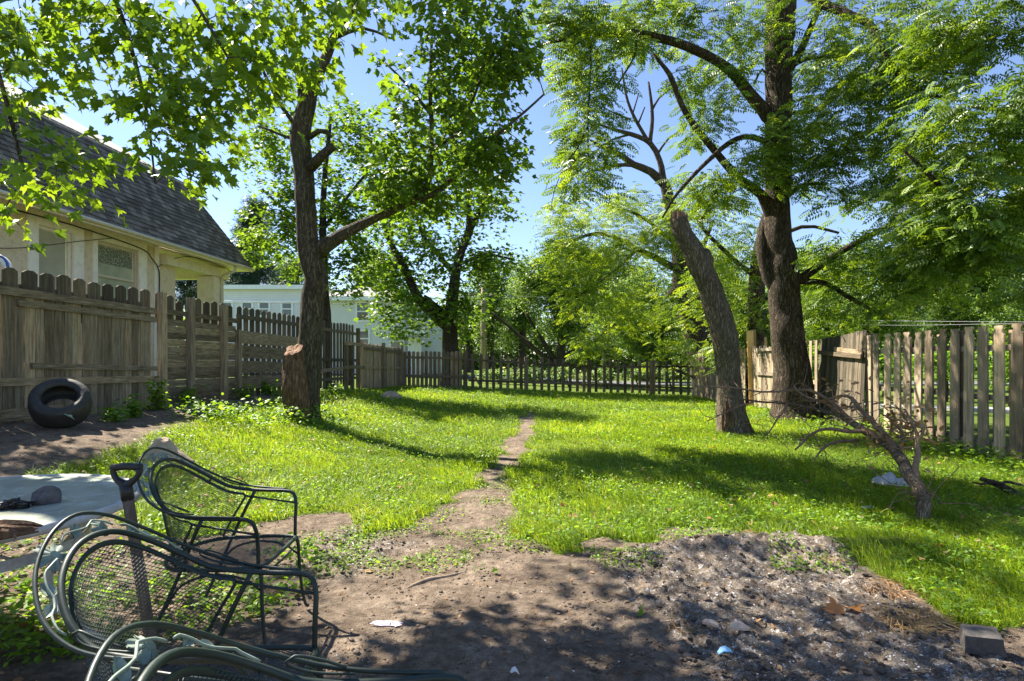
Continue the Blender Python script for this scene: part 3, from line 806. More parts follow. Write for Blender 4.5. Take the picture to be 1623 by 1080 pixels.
# ---- big walnut on the right
YR = 13.3
walnut = make_tree('walnut_tree', 'big dark barked walnut by the right fence, its long limb arching left over the lawn', 'tree',
    [[(1264, 700, YR, 78), (1262, 672, YR, 70), (1259, 640, YR, 62), (1255, 590, YR, 56), (1250, 540, YR, 49), (1245, 480, YR, 47), (1240, 420, YR, 44), (1236, 370, YR, 41), (1233, 320, YR, 38),
      (1232, 250, YR, 38), (1233, 180, YR, 38), (1236, 100, YR, 40), (1236, 40, YR, 43), (1236, -20, YR, 42), (1242, -140, YR, 36), (1250, -300, YR, 26), (1262, -450, YR, 12)],
     [(1224, 190, YR, 24), (1198, 165, 13.2, 19), (1167, 127, 13.1, 16), (1142, 101, 13, 14), (1110, 82, 12.9, 14), (1060, 63, 12.7, 13), (1000, 53, 12.5, 13), (952, 54, 12.3, 11), (915, 47, 12.2, 8), (880, 38, 12.1, 6), (836, 34, 12, 4)],
     [(915, 47, 12.2, 7), (893, 62, 12.2, 6), (862, 70, 12.2, 4), (838, 80, 12.2, 3)],
     [(1228, 350, YR, 24), (1206, 308, 13.2, 15), (1180, 292, 13.1, 13), (1163, 277, 13, 12), (1136, 246, 12.9, 11), (1110, 214, 12.8, 10), (1086, 180, 12.7, 9), (1072, 150, 12.7, 8), (1060, 118, 12.6, 8), (1036, 86, 12.6, 4)],
     [(1232, 232, YR, 10), (1190, 218, 12.9, 8), (1160, 225, 12.6, 8), (1120, 258, 12.3, 7), (1075, 305, 12, 5), (1050, 345, 11.8, 3)],
     [(1250, 112, YR, 14), (1272, 75, 13.2, 11), (1290, 32, 13.1, 9), (1312, -10, 13, 7), (1340, -80, 12.8, 5)],
     [(1250, 108, YR, 8), (1278, 94, 13.1, 7), (1322, 92, 13, 4)],
     [(1260, 448, YR, 16), (1300, 421, 13.1, 11), (1345, 393, 12.9, 10), (1390, 368, 12.7, 8), (1440, 335, 12.5, 6), (1500, 290, 12.3, 4)],
     [(1262, 446, YR, 11), (1310, 450, 13, 8), (1350, 474, 12.8, 7), (1400, 502, 12.6, 4)],
     [(1246, -60, YR, 22), (1290, -5, 12.4, 15), (1345, 22, 11.8, 12), (1375, 38, 11.4, 11), (1398, 78, 11, 9), (1430, 128, 10.6, 8), (1463, 145, 10.3, 6), (1500, 160, 10.1, 4)],
     [(1248, 180, YR, 7), (1300, 172, 12.8, 6), (1340, 130, 12.5, 5), (1362, 105, 12.4, 3)],
     [(1250, 310, YR, 8), (1275, 293, 13, 6), (1310, 292, 12.8, 3)],
     [(1222, 130, YR, 5), (1208, 110, 13.4, 4), (1195, 135, 13.4, 3)],
     [(1234, 466, 13.3, 16), (1219, 442, 13.35, 20), (1211, 410, 13.4, 20), (1210, 378, 13.45, 19), (1215, 350, 13.5, 15), (1226, 322, 13.5, 12)],
     [(980, 55, 12.4, 5), (940, 60, 12.3, 4), (936, 110, 12.2, 3), (932, 200, 12.2, 2.5), (934, 270, 12.2, 2)],
     [(1010, 55, 12.5, 4), (1005, 90, 12.4, 3), (985, 125, 12.4, 3), (968, 150, 12.4, 2)],
     [(932, 200, 12.2, 2), (915, 235, 12.1, 2), (893, 268, 12, 1.6), (878, 305, 12, 1.2), (873, 335, 12, .8)], [(905, 250, 12, 1.4), (900, 290, 12, 1), (893, 325, 12, .8)],
     [(934, 270, 12.2, 1.8), (915, 290, 12.1, 1.4), (898, 322, 12, .9)], [(915, 290, 12.1, 1.2), (912, 325, 12, .8)], [(893, 268, 12, 1.2), (870, 285, 12, 1), (862, 310, 12, .8)]],
    [(930, 60, 90, 45, 12.2, 1.2, 80), (1060, 30, 110, 38, 12.8, 1.4, 90), (1130, 130, 60, 40, 13, 1.2, 45), (1180, 60, 50, 60, 13.2, 1.4, 40),
     (930, 130, 55, 45, 12.2, .9, 45), (930, 215, 50, 55, 12.1, .9, 50), (925, 275, 40, 50, 12.0, .9, 36), (1125, 190, 40, 45, 12.8, 1.0, 26), (880, 25, 80, 50, 12, 1.2, 40), (1175, 260, 45, 40, 12.8, .9, 28), (1120, 300, 50, 40, 12.4, 1.0, 34),
     (1330, 70, 80, 90, 12.2, 1.5, 90), (1340, 190, 90, 75, 12, 1.6, 110), (1300, 270, 55, 50, 12.5, 1.0, 50), (1400, 300, 80, 70, 12, 1.5, 95),
     (1430, 100, 90, 90, 10.6, 1.4, 95), (1370, 420, 90, 50, 12.6, 1.2, 85), (1450, 440, 80, 45, 12.2, 1.2, 60), (1240, 200, 40, 60, 12.4, .5, 26), (1235, 280, 35, 40, 12.5, .4, 16),
     (1360, 490, 55, 22, 12.8, 1.2, 26), (1150, -110, 260, 90, 13, 3, 60), (1400, -120, 200, 110, 12, 2.5, 45)],
    'pinnate', M['bark_dark'], M['walnut'], .30, 7, .34, 31, sides=28, tilt=.8, droop=.25, bumpy=.07)

# ---- second walnut, rooted off the right edge beyond the fence
make_tree('walnut_tree', 'walnut rooted past the right edge whose dark boughs hang over the tan picket fence', 'tree',
    [[(1800, 740, 9.6, 60), (1795, 600, 9.6, 52), (1790, 450, 9.6, 46), (1780, 300, 9.6, 40), (1770, 100, 9.6, 34), (1765, -150, 9.6, 24)],
     [(1785, 430, 9.6, 18), (1700, 392, 9.4, 14), (1612, 358, 9.2, 11), (1560, 338, 9.1, 10), (1520, 322, 9, 9), (1480, 286, 8.9, 7), (1433, 240, 8.8, 4)],
     [(1780, 330, 9.6, 14), (1690, 230, 9.4, 10), (1600, 180, 9.2, 7), (1540, 170, 9, 4)],
     [(1775, 180, 9.6, 14), (1680, 60, 9.2, 9), (1600, 0, 9, 6)],
     [(1700, 392, 9.4, 9), (1620, 402, 9.1, 6), (1540, 400, 8.9, 4)]],
    [(1540, 200, 85, 60, 8.8, 1.2, 90), (1600, 300, 70, 60, 9, 1.2, 75), (1500, 300, 60, 55, 8.9, 1.0, 60), (1590, 50, 60, 60, 9, 1.2, 50), (1560, 400, 75, 40, 8.9, 1.0, 60),
     (1480, 380, 60, 45, 9, 1, 48), (1500, 60, 50, 50, 9, 1, 26), (1700, 200, 80, 220, 9.2, 1.6, 110), (1600, 470, 40, 20, 8.6, .7, 12), (1600, -120, 170, 90, 9.2, 2, 60)],
    'pinnate', M['bark_dark'], M['walnut'], .28, 8, .30, 32, sides=12, tilt=.8, droop=.3)

# ---- tree behind the right fence between the snag and the big walnut
make_tree('walnut_tree', 'slim straight walnut trunk behind the new tan boards and right fence', 'tree',
    [[(1201, 670, 19.5, 34), (1201, 600, 19.5, 30), (1200, 500, 19.5, 27), (1199, 430, 19.5, 24), (1203, 390, 19.5, 18), (1212, 360, 19.5, 12), (1222, 335, 19.5, 8)],
     [(1200, 440, 19.5, 9), (1150, 400, 19.3, 7), (1110, 350, 19, 5), (1160, 310, 19, 3)], [(1200, 400, 19.5, 9), (1270, 360, 19.3, 6), (1330, 370, 19, 4)],
     [(1200, 480, 19.5, 7), (1290, 440, 19.3, 5), (1360, 430, 19, 3)]],
    [(1160, 400, 60, 50, 19.2, 1.6, 60), (1120, 470, 50, 60, 19.2, 1.5, 45), (1180, 500, 60, 40, 19.6, 1.4, 40), (1300, 430, 80, 50, 20, 1.8, 75), (1130, 330, 70, 30, 19, 1.4, 36),
     (1330, 500, 80, 30, 20, 1.6, 50), (1150, 560, 45, 30, 20, 1.2, 20)],
    'pinnate_small', M['bark_dark'], M['walnut'], .36, 9, .45, 33, sides=12, tilt=.6, droop=.2, rbias=.15)

# ---- half dead thick tree behind the back fence
hd = make_tree('walnut_tree', 'thick leaning half dead walnut behind the back fence with bare grey upper limbs', 'tree',
    [[(1128, 650, 28, 54), (1120, 590, 28, 50), (1107, 535, 28, 46), (1097, 495, 28, 42), (1085, 455, 28, 34), (1078, 410, 28, 27), (1070, 360, 28, 22), (1060, 315, 28, 18), (1052, 288, 28, 16)],
     [(1056, 295, 28, 15), (1032, 273, 27.8, 12), (1005, 262, 27.6, 10), (984, 247, 27.5, 9), (950, 232, 27.3, 6), (935, 222, 27.2, 3)],
     [(1052, 290, 28, 12), (1045, 255, 28, 9), (1030, 228, 28, 8), (1000, 213, 27.8, 7), (972, 205, 27.6, 5), (942, 196, 27.6, 3)],
     [(1030, 230, 28, 7), (1033, 190, 28, 6), (1031, 155, 28, 4.5), (1028, 130, 28, 3)], [(1032, 178, 28, 4), (1045, 155, 28, 3), (1066, 140, 28, 2)],
     [(1028, 226, 28, 6), (1005, 185, 28, 5), (992, 150, 28, 4), (985, 108, 28, 2.5)], [(1005, 262, 27.6, 7), (975, 262, 27.4, 6), (934, 272, 27.2, 3)],
     [(1042, 245, 28, 4), (1058, 222, 28, 3), (1088, 200, 28, 2)], [(1000, 190, 28, 3), (975, 180, 28, 2.5), (958, 172, 28, 2)], [(1000, 213, 27.8, 4), (970, 222, 27.8, 3), (945, 240, 27.8, 2)],
     [(1012, 195, 28, 3), (1022, 170, 28, 2)], [(985, 248, 27.5, 4), (968, 232, 27.5, 3), (950, 215, 27.5, 2)], [(1003, 180, 28, 2.5), (1012, 150, 28, 2)],
     [(1098, 500, 28, 26), (1078, 478, 27.6, 24), (1062, 462, 27.4, 18)], [(1085, 460, 28, 12), (1110, 400, 28, 8), (1130, 350, 28, 5)],
     [(1080, 430, 28, 12), (1010, 395, 27, 8), (950, 370, 26, 6), (890, 390, 25, 4)], [(1010, 395, 27, 6), (960, 440, 26, 5), (900, 480, 25.5, 3)], [(1075, 390, 28, 8), (1020, 345, 27.5, 5), (960, 325, 27, 3)]],
    [(960, 400, 70, 45, 25.5, 2, 80), (1040, 370, 60, 45, 26.5, 2.2, 60), (920, 460, 55, 50, 25, 2, 62), (1000, 490, 60, 50, 26, 2, 60), (940, 545, 50, 30, 25, 1.6, 34), (1070, 560, 40, 30, 26, 1.5, 20),
     (1010, 320, 60, 22, 27, 1.6, 26), (1078, 335, 45, 32, 26.5, 1.2, 34), (1055, 395, 45, 45, 26.5, 1.2, 30), (1050, 500, 40, 60, 27, 1.6, 30), (890, 400, 35, 40, 25, 1.5, 34), (905, 350, 45, 35, 25.5, 1.5, 36), (960, 335, 45, 25, 26, 1.5, 26), (1150, 440, 50, 60, 28, 2, 40)],
    'pinnate_small', M['bark_dark'], M['walnut'], .44, 9, .6, 34, sides=16, tilt=.6, droop=.2, rbias=.28)

# ---- maple overhead, rooted off the left edge: its boughs hang into the picture and shade the yard
def wl(pts):      # world points -> limb spec in the same form
    return [(CX + x / y * F, HY - (z - H) / y * F, y, r * 2 * F / y) for x, y, z, r in pts]
def wb(x, y, z, rx, ry, rz, n):
    return (CX + x / y * F, HY - (z - H) / y * F, rx * F / y, rz * F / y, y, ry, n)
make_tree('maple_tree', 'near maple rooted past the left edge, large bright leaves hanging over the roof and table', 'tree',
    [wl([(-5.6, 4.6, .5, .30), (-5.6, 4.6, 1.6, .26), (-5.5, 4.7, 2.8, .25), (-5.4, 4.8, 3.8, .24), (-5.2, 4.9, 5.0, .2), (-5.1, 5, 6.5, .14), (-5, 5, 8.5, .06)]),
     wl([(-5.4, 4.8, 3.6, .13), (-4.8, 4.7, 4.6, .10), (-4.0, 4.6, 5.3, .08), (-3.0, 4.6, 5.6, .06), (-1.9, 4.8, 5.4, .035), (-1.1, 5.0, 5.0, .015)]),
     wl([(-5.3, 4.8, 4.3, .12), (-4.6, 5.4, 5.6, .09), (-3.6, 5.9, 6.6, .06), (-2.4, 6.3, 7.0, .03), (-1.2, 6.4, 7.0, .015)]),
     wl([(-4.4, 4.65, 5.0, .05), (-3.7, 4.4, 4.9, .035), (-3.1, 4.3, 4.3, .022), (-2.8, 4.3, 3.4, .012), (-2.7, 4.3, 2.7, .006)]),
     wl([(-4.8, 4.7, 4.6, .05), (-4.2, 4.3, 4.3, .03), (-3.8, 4.2, 3.5, .018), (-3.6, 4.2, 2.7, .008)]),
     wl([(-3.6, 4.6, 5.45, .04), (-2.9, 4.3, 4.8, .025), (-2.4, 4.2, 4.1, .014), (-2.1, 4.2, 3.6, .008)]),
     wl([(-5.2, 4.9, 5.0, .10), (-5.8, 5.8, 6.2, .07), (-6.2, 6.8, 7.2, .04)]),
     wl([(-5.4, 4.8, 3.9, .09), (-5.2, 4.0, 5.0, .06), (-4.6, 3.2, 6.0, .04), (-3.8, 2.8, 6.5, .02)])],
    # the hanging boughs seen top left
    [(50, 40, 70, 50, 4.4, .5, 17), (160, 55, 80, 50, 4.4, .6, 24), (265, 80, 70, 65, 4.4, .6, 22), (350, 50, 60, 55, 4.5, .6, 18), (275, 190, 55, 45, 4.3, .45, 18), (60, 105, 50, 25, 4.3, .3, 7),
     (315, 165, 50, 65, 4.4, .5, 18), (290, 262, 42, 40, 4.2, .3, 13), (278, 345, 28, 34, 4.2, .2, 9), (120, 258, 45, 26, 4.2, .25, 9), (165, 150, 40, 26, 4.2, .3, 6), (30, 195, 40, 10, 4.1, .2, 4), (5, 270, 25, 14, 4.1, .2, 4),
     (5, 340, 24, 26, 4.1, .2, 5), (110, 300, 26, 20, 4.1, .2, 4), (430, 40, 60, 45, 4.8, .5, 16), (500, 35, 60, 38, 5.0, .5, 15), (585, 5, 36, 24, 5.1, .4, 6), (385, 130, 30, 50, 4.6, .4, 10), (20, 135, 30, 20, 4.3, .4, 3),
     (490, 105, 26, 26, 4.9, .3, 6), (400, 90, 40, 40, 4.7, .4, 9),
     # unseen crown clumps out of frame, added to shade and dapple the ground
     wb(-4.4, 5.6, 6.9, 1.7, 1.3, 1.0, 15), wb(-2.6, 6.0, 7.1, 1.5, 1.1, .7, 24), wb(-1.0, 6.2, 7.0, 1.1, .9, .5, 14), wb(-5.6, 4.4, 7.3, 1.8, 1.6, 1.2, 26), wb(-4.0, 4.2, 6.2, 1.4, 1.1, .8, 15), wb(-6.2, 6.6, 7.6, 1.4, 1.2, .9, 20),
     wb(-2.6, 4.6, 6.4, 1.3, .9, .5, 10), wb(-3.3, 7.5, 6.9, 1.5, .6, .4, 15), wb(-4.6, 7.3, 6.7, 1.5, .6, .4, 14), wb(-5.9, 7.2, 6.5, 1.3, .6, .4, 12), wb(-9.0, 8.5, 6.2, 1.4, .5, .9, 40), wb(-8.7, 7.7, 4.7, .8, 1.0, .6, 30), wb(-2.2, 7.1, 7.3, 1.3, .8, .5, 20), wb(-8.0, 8.0, 5.6, 1.3, 1.4, 1.0, 60), wb(-3.6, 7.0, 7.3, .9, .8, .5, 13), wb(-4.6, 2.6, 6.4, 1.2, 1.0, .8, 14)],
    'maple', M['bark'], M['maple'], .112, 9, .25, 41, sides=16, tilt=1.0, droop=.5, rbias=.15)

# ---- trees beyond the fences
def far_tree(label, px, Y, top, w, base_y, seed, n, leaf='clump', lm='fartree', size=.45, kind='leafy_tree', blobs=None, stems=1):
    bl = blobs
    if bl is None:
        h = base_y - top
        rs = np.random.RandomState(seed); bl = []
        for k in range(7):
            fx = rs.uniform(-.55, .55); fy = rs.uniform(.22, .78)
            bl.append((px + fx * w, top + fy * h * .85, w * rs.uniform(.38, .55), h * rs.uniform(.18, .28), Y + rs.uniform(-1, 1), w / F * Y * .4, int(n * 1.5) // 7))
        bl.append((px, top + h * .12, w * .35, h * .14, Y, w / F * Y * .3, n // 9))
    ls = [[(px, base_y + 60, Y, 16), (px, base_y - 10, Y, 14), (px + 3, (base_y + top) / 2, Y, 9), (px, top + 20, Y, 3)]]
    for k in range(stems):
        ls.append([(px, base_y, Y, 9), (px + (k - stems / 2 + .5) * 22, base_y - 35, Y, 7), (px + (k - stems / 2 + .5) * 55, base_y - 90, Y, 3)])
    return make_tree(kind, label, 'tree', ls, bl, leaf, M['bark_far'], M[lm], size, 15, size * 1.9, seed, 'trees beyond the fences', sides=7, tilt=.7, twig=1.6)
far_tree('round many stemmed tree right behind the middle of the back fence', 888, 36, 385, 84, 585, 51, 260, size=.42, stems=5)
far_tree('tree with thin crown standing next to the pale utility pole', 775, 40, 405, 42, 590, 52, 110, size=.42)
far_tree('bushy tree filling the gap behind the thick half dead walnut', 1020, 44, 430, 90, 600, 53, 210, size=.5)
far_tree('light green tree beyond the right fence straight behind the slim walnut trunk', 1185, 40, 440, 95, 600, 54, 220, size=.46)
far_tree('full green tree beyond the right fence behind the grey leaning panel', 1350, 34, 380, 100, 590, 55, 250, size=.42)
far_tree('tall green tree behind the power lines near the right edge', 1520, 31, 330, 105, 590, 56, 260, size=.4)
far_tree('broad green tree cut by the right edge behind the power lines', 1660, 27, 300, 110, 600, 57, 220, size=.36)
far_tree('low dark tree between utility pole and round many stemmed tree', 826, 50, 425, 52, 595, 58, 130, size=.5)
far_tree('hazy tree showing between the maple trunk and the utility pole', 742, 56, 455, 44, 595, 59, 100, size=.55)
far_tree('distant tree top behind the bushy tree right of the centre', 960, 58, 385, 90, 600, 60, 190, size=.65)
far_tree('distant broad tree behind the light green one by the walnut trunks', 1110, 60, 400, 100, 600, 61, 190, size=.65)
far_tree('distant tree in the row behind the grey leaning panel', 1270, 56, 395, 95, 600, 62, 150, size=.6)
far_tree('distant tree in the row behind the tan pickets', 1440, 56, 400, 90, 600, 63, 150, size=.6)
far_tree('small green tree seen over the pale blue house roof', 470, 52, 400, 60, 560, 64, 110, size=.5)
far_tree('pale leafy tree behind the hipped roof of the blue house', 610, 60, 395, 70, 560, 65, 130, size=.6)

# conifer behind the brown roof
rs = np.random.RandomState(70)
pbl = []
for k in range(9):
    t = k / 8; pbl.append((398 + rs.uniform(-6, 6), 332 + t * 130, 12 + 46 * t, 11, 44, .8 + 2.0 * t, 20 + int(18 * t)))
make_tree('pine_tree', 'blue green pine tree showing past the end of the brown roof', 'tree',
    [[(400, 600, 44, 12), (400, 470, 44, 9), (399, 400, 44, 6), (398, 335, 44, 2)]], pbl, 'needles', M['bark_far'], M['pine'], .55, 16, .75, 71, sides=7, tilt=.5, twig=1.6)
make_tree('pine_tree', 'second pine tree, lower, seen through the porch opening', 'tree',
    [[(300, 600, 46, 12), (300, 470, 46, 9), (300, 400, 46, 4)]], [(300, 440, 60, 25, 46, 2, 60), (310, 475, 60, 25, 46, 2, 60), (350, 450, 50, 25, 46, 2, 40)], 'needles', M['bark_far'], M['pine'], .6, 16, .8, 72, sides=7, tilt=.5, twig=1.6)

# treeline far off: one mass
mb = MB(); rs = np.random.RandomState(80)
N = 26000
X = rs.uniform(-70, 110, N); hh = 6 + 7 * fbm(X * .09, X * 0, 4, 3); Z = rs.uniform(-.2, 1, N) ** 1 * hh * rs.uniform(.6, 1, N)
Yt = 84 + rs.uniform(-5, 5, N) - .0 * X
place(mb, leaf_template('clump'), np.stack([X, Yt, np.maximum(Z, .2)], 1), rs.uniform(1.0, 1.8, N), tilt=.8, rs=rs)
tag(mb.build('distant_woods', M['fartree']), 'far wooded horizon behind all the gardens', 'woods', kind='stuff')

# shrubs along the far side of the back fence
M['shrub'] = leaf_mat('shrub_leaf', [(.05, .10, .025), (.09, .16, .04), (.15, .22, .07), (.30, .30, .16)], (2.2, 2.2, 1.4), .4)
slabel = ['pale flowering shrub behind the back fence nearest the utility pole', 'shrub behind the back fence left of the round many stemmed tree', 'shrub behind the back fence under the round many stemmed tree',
          'shrub behind the back fence right of the round many stemmed tree', 'shrub behind the back fence under the hanging bright walnut leaves', 'shrub behind the back fence just left of the thick half dead walnut']
for i, (px, w, top) in enumerate([(790, 44, 585), (845, 40, 588), (900, 46, 592), (960, 44, 590), (1010, 46, 584), (1062, 40, 590)]):
    make_tree('garden_shrub', slabel[i], 'shrub', [[(px, 640, 30.5, 4), (px + 2, 615, 30.5, 3), (px - 3, 598, 30.5, 2)]],
              [(px, 605, w * .8, 22, 30.5, .9, 46)], 'oval', M['bark_far'], M['shrub'], .16, 26, .34, 90 + i, 'shrubs along the back fence', sides=5, flare=False, tilt=.8)
plabel = ['green shrub beyond the tan picket fence near the right edge', 'green shrub beyond the tan picket fence at its middle', 'green shrub beyond the grey leaning panel', 'green shrub behind the big walnut trunk']
for i, (px, Y, top) in enumerate([(1600, 20, 560), (1500, 23, 560), (1400, 26, 560), (1290, 28, 570)]):
    make_tree('garden_shrub', plabel[i], 'shrub', [[(px, 625, Y, 5), (px + 2, 600, Y, 3), (px - 3, 580, Y, 2)]],
              [(px, 580, 66, 34, Y, 1.0, 80)], 'oval', M['bark_far'], M['weed'], .17, 24, .36, 96 + i, 'shrubs beyond the right fence', sides=5, flare=False, tilt=.8)

# ------------------------------------------------------------------ fences
def line_xf(p0, ang):
    """u along the fence direction (angle ang from +Y towards +X), w towards the camera side normal, z up"""
    d = np.array([math.sin(ang), math.cos(ang), 0]); n = np.array([math.cos(ang), -math.sin(ang), 0])
    def f(v): return np.array(p0) + v[:, 0:1] * d + v[:, 1:2] * n + v[:, 2:3] * np.array([0, 0, 1.0])
    return f
AL, ML = -6.876, .098
AR, MR = 6.18, .082
angL, angR = math.atan(ML), math.atan(MR)
def Lpt(Y): return AL + ML * Y
def Rpt(Y): return AR + MR * Y
def Ypx(px, a, m): return a / ((px - CX) / F - m)

def board(mb, p, ang, w, z0, z1, th=.02, off=0.0, top='flat', lean=0.0, sag=0.0, rnd=None):
    """upright board centred at p=(x,y), offset off towards +normal"""
    h = w / 2
    if top == 'dog': o = [(-h, z0), (h, z0), (h, z1 - .035), (h * .45, z1), (-h * .45, z1), (-h, z1 - .035)]
    elif top == 'notch':
        c = h * .62
        o = [(-h, z0), (h, z0), (h, z1 - .13), (c * 1.02, z1 - .10), (c, z1 - .06), (h * .95, z1 - .03), (h * .8, z1), (-h * .8, z1), (-h * .95, z1 - .03), (-c, z1 - .06), (-c * 1.02, z1 - .10), (-h, z1 - .13)]
    elif top == 'round': o = [(-h, z0), (h, z0), (h, z1 - .05), (h * .8, z1 - .02), (h * .35, z1), (-h * .35, z1), (-h * .8, z1 - .02), (-h, z1 - .05)]
    else: o = [(-h, z0), (h, z0), (h, z1 - .01 * random.random()), (-h, z1)]
    f = line_xf((p[0], p[1], 0), ang)
    def xf(v):
        v = v.copy(); t = (v[:, 2] - z0)
        v[:, 0] += lean * t; v[:, 1] += off + sag * t
        return f(v)
    prism(mb, o, th, xf, rnd)

def rail(mb, p0, p1, h, th, off, ang, rnd=None):
    """horizontal rail from (x,y,z) to (x,y,z)"""
    p0 = np.array(p0, float); p1 = np.array(p1, float); n = np.array([math.cos(ang), -math.sin(ang), 0])
    c = []
    for p in (p0, p1):
        for dz in (-h / 2, h / 2):
            for dn in (-th / 2, th / 2): c.append(p + n * (off + dn) + np.array([0, 0, dz]))
    mb.add(np.array(c), [[(0, 1, 3, 2), (4, 6, 7, 5), (0, 4, 5, 1), (2, 3, 7, 6), (0, 2, 6, 4), (1, 5, 7, 3)]], rnd)

def part(parent, name, mat, fn, label=None):
    mb = MB(); fn(mb); o = mb.build(name, mat, parent)
    if label: o['label'] = label
    return o

def fence(label, p, group=None, name='wooden_fence'):
    z = float(gbase(*p)); e = empty(name, (p[0], p[1], z), label, 'fence', group or 'fences around the yard'); e['_abs'] = 1
    return e
TOPL = 2.53
# A: picket tops over a solid board wall
fa = fence('left fence stretch with dark picket tops over solid upright grey boards where the tyre leans', (Lpt(8), 8))
y = 5.3
while y < 9.32:
    part(fa, 'picket', M['fence_dark'], lambda mb: board(mb, (Lpt(y), y), angL, .198 + random.uniform(-.012, .012), 1.9, TOPL + random.uniform(-.03, .015), .022, -.05, 'dog', random.uniform(-.01, .01)))
    y += .25
def solid(mb):
    y = 5.2
    while y < 9.42:
        w = random.uniform(.125, .15)
        board(mb, (Lpt(y), y), angL, w - .012, .45, 2.2 + random.uniform(-.02, .01), .02, random.uniform(-.004, .004), 'flat', random.uniform(-.003, .003), 0, random.random())
        y += w * 1.0
part(fa, 'board_panel', M['fence_left'], solid)
E = lambda y, z: (Lpt(y), y, z)
part(fa, 'rail', M['fence_left_h'], lambda mb: rail(mb, E(5.0, 2.24), E(9.42, 2.19), .10, .05, .04, angL), 'thick weathered top rail')
part(fa, 'rail', M['fence_left_h'], lambda mb: rail(mb, E(7.07, 2.09), E(9.44, 2.05), .085, .04, .035, angL), 'loose rail under the top rail')
part(fa, 'rail', M['fence_left_h'], lambda mb: rail(mb, E(7.25, 1.30), E(9.45, 1.24), .075, .04, .035, angL))
part(fa, 'rail', M['fence_left_h'], lambda mb: rail(mb, E(5.0, 1.13), E(9.45, 1.07), .10, .035, .033, angL))
part(fa, 'base_board', M['fence_left_h'], lambda mb: rail(mb, E(5.0, .70), E(7.7, .70), .15, .03, .034, angL))
part(fa, 'back_rail', M['fence_dark'], lambda mb: rail(mb, E(5.0, 2.30), E(9.42, 2.28), .09, .035, -.09, angL))

# B: posts with horizontal boards, pickets on top
fb = fence('left fence stretch of gapped horizontal boards between square posts', (Lpt(10.5), 10.5))
YB0, YB1 = 9.52, 11.75
for py_ in (Ypx(252, AL, ML), Ypx(298, AL, ML), Ypx(351, AL, ML)):
    part(fb, 'post', M['fence_left'], lambda mb: board(mb, (Lpt(py_), py_), angL, .12, .4, TOPL - .03 + random.uniform(-.02, .02), .1, .06, 'flat', random.uniform(-.01, .01)))
z = .62
while z < 2.12:
    part(fb, 'slat', M['fence_left_h'], lambda mb: rail(mb, E(YB0, z + random.uniform(-.006, .006)), E(YB1, z + random.uniform(-.006, .006)), .113, .018, 0, angL))
    z += .118
y = 9.62
while y < 11.8:
    part(fb, 'picket', M['fence_dark'], lambda mb: board(mb, (Lpt(y), y), angL, .175, 2.05, TOPL + random.uniform(-.03, .01) - (.1 if 10.0 < y < 10.3 else 0), .02, -.045, 'dog', random.uniform(-.02, .02)))
    y += .25
part(fb, 'rail', M['fence_left_h'], lambda mb: rail(mb, E(YB0, 2.21), E(YB1 + .1, 2.2), .09, .035, .02, angL))

# C: pickets with broad horizontal boards below
fc = fence('left fence stretch beside the maple stub with tall pickets and broad boards below', (Lpt(13), 13))
y = 11.95
while y < 15.2:
    part(fc, 'picket', M['fence_dark'], lambda mb: board(mb, (Lpt(y), y), angL, .155, .62, TOPL + random.uniform(-.015, .015), .02, -.03, 'round', random.uniform(-.006, .006)))
    y += .235
for z, hh in ((1.87, .27), (1.56, .27), (1.24, .25), (.91, .28)):
    part(fc, 'broad_board', M['fence_left_h'], lambda mb: rail(mb, E(11.8, z + .01), E(14.6, z - .03), hh, .022, .012, angL))
part(fc, 'rail', M['fence_dark'], lambda mb: rail(mb, E(11.8, 2.30), E(15.3, 2.30), .09, .035, .005, angL))
part(fc, 'post', M['fence_left'], lambda mb: board(mb, (Lpt(11.8), 11.8), angL, .11, .4, 2.02, .1, .04))

# D: plain pickets past the maple
fd = fence('left fence stretch of dark open pickets just past the maple trunk', (Lpt(17), 17))
y = 15.4
while y < 18.3:
    part(fd, 'picket', M['fence_dark'], lambda mb: board(mb, (Lpt(y), y), angL, .15, .6, TOPL + random.uniform(-.02, .02), .02, -.03, 'round', random.uniform(-.006, .006)))
    y += .235
for z in (2.28, 1.42, .86):
    part(fd, 'rail', M['fence_dark'], lambda mb: rail(mb, E(15.35, z), E(18.4, z - .02), .09, .035, .005, angL))
part(fd, 'loose_board', M['fence_left_h'], lambda mb: rail(mb, E(14.6, 1.06), E(17.2, 1.16), .10, .02, .09, angL))
for y in (17.5, 18.0, 18.5):
    part(fd, 'post', M['fence_dark'], lambda mb: board(mb, (Lpt(y), y), angL, .12, .4, 2.45 if y > 18.3 else 1.95, .1, .05))
for z in (1.93, 1.2):
    part(fd, 'loose_board', M['fence_left_h'], lambda mb: rail(mb, E(17.2, z), E(18.9, z - .03), .11, .02, .12, angL))

# E: solid low section
fe = fence('low solid board stretch of the left fence reaching the back corner', (Lpt(21), 21))
def solid2(mb):
    y = 18.8
    while y < 23.4:
        board(mb, (Lpt(y), y), angL, .134, .3, 2.0 - .02 * (y - 18.8) + random.uniform(-.02, .02), .02, 0, 'dog', 0, 0, random.random()); y += .142
part(fe, 'board_panel', M['fence_left'], solid2)
for z in (1.82, 1.18): part(fe, 'rail', M['fence_left_h'], lambda mb: rail(mb, E(18.7, z), E(23.5, z - .08), .09, .04, .04, angL))
for y in (18.72, 21, 23.35): part(fe, 'post', M['fence_left'], lambda mb: board(mb, (Lpt(y), y), angL, .12, .2, 2.06, .1, .07))

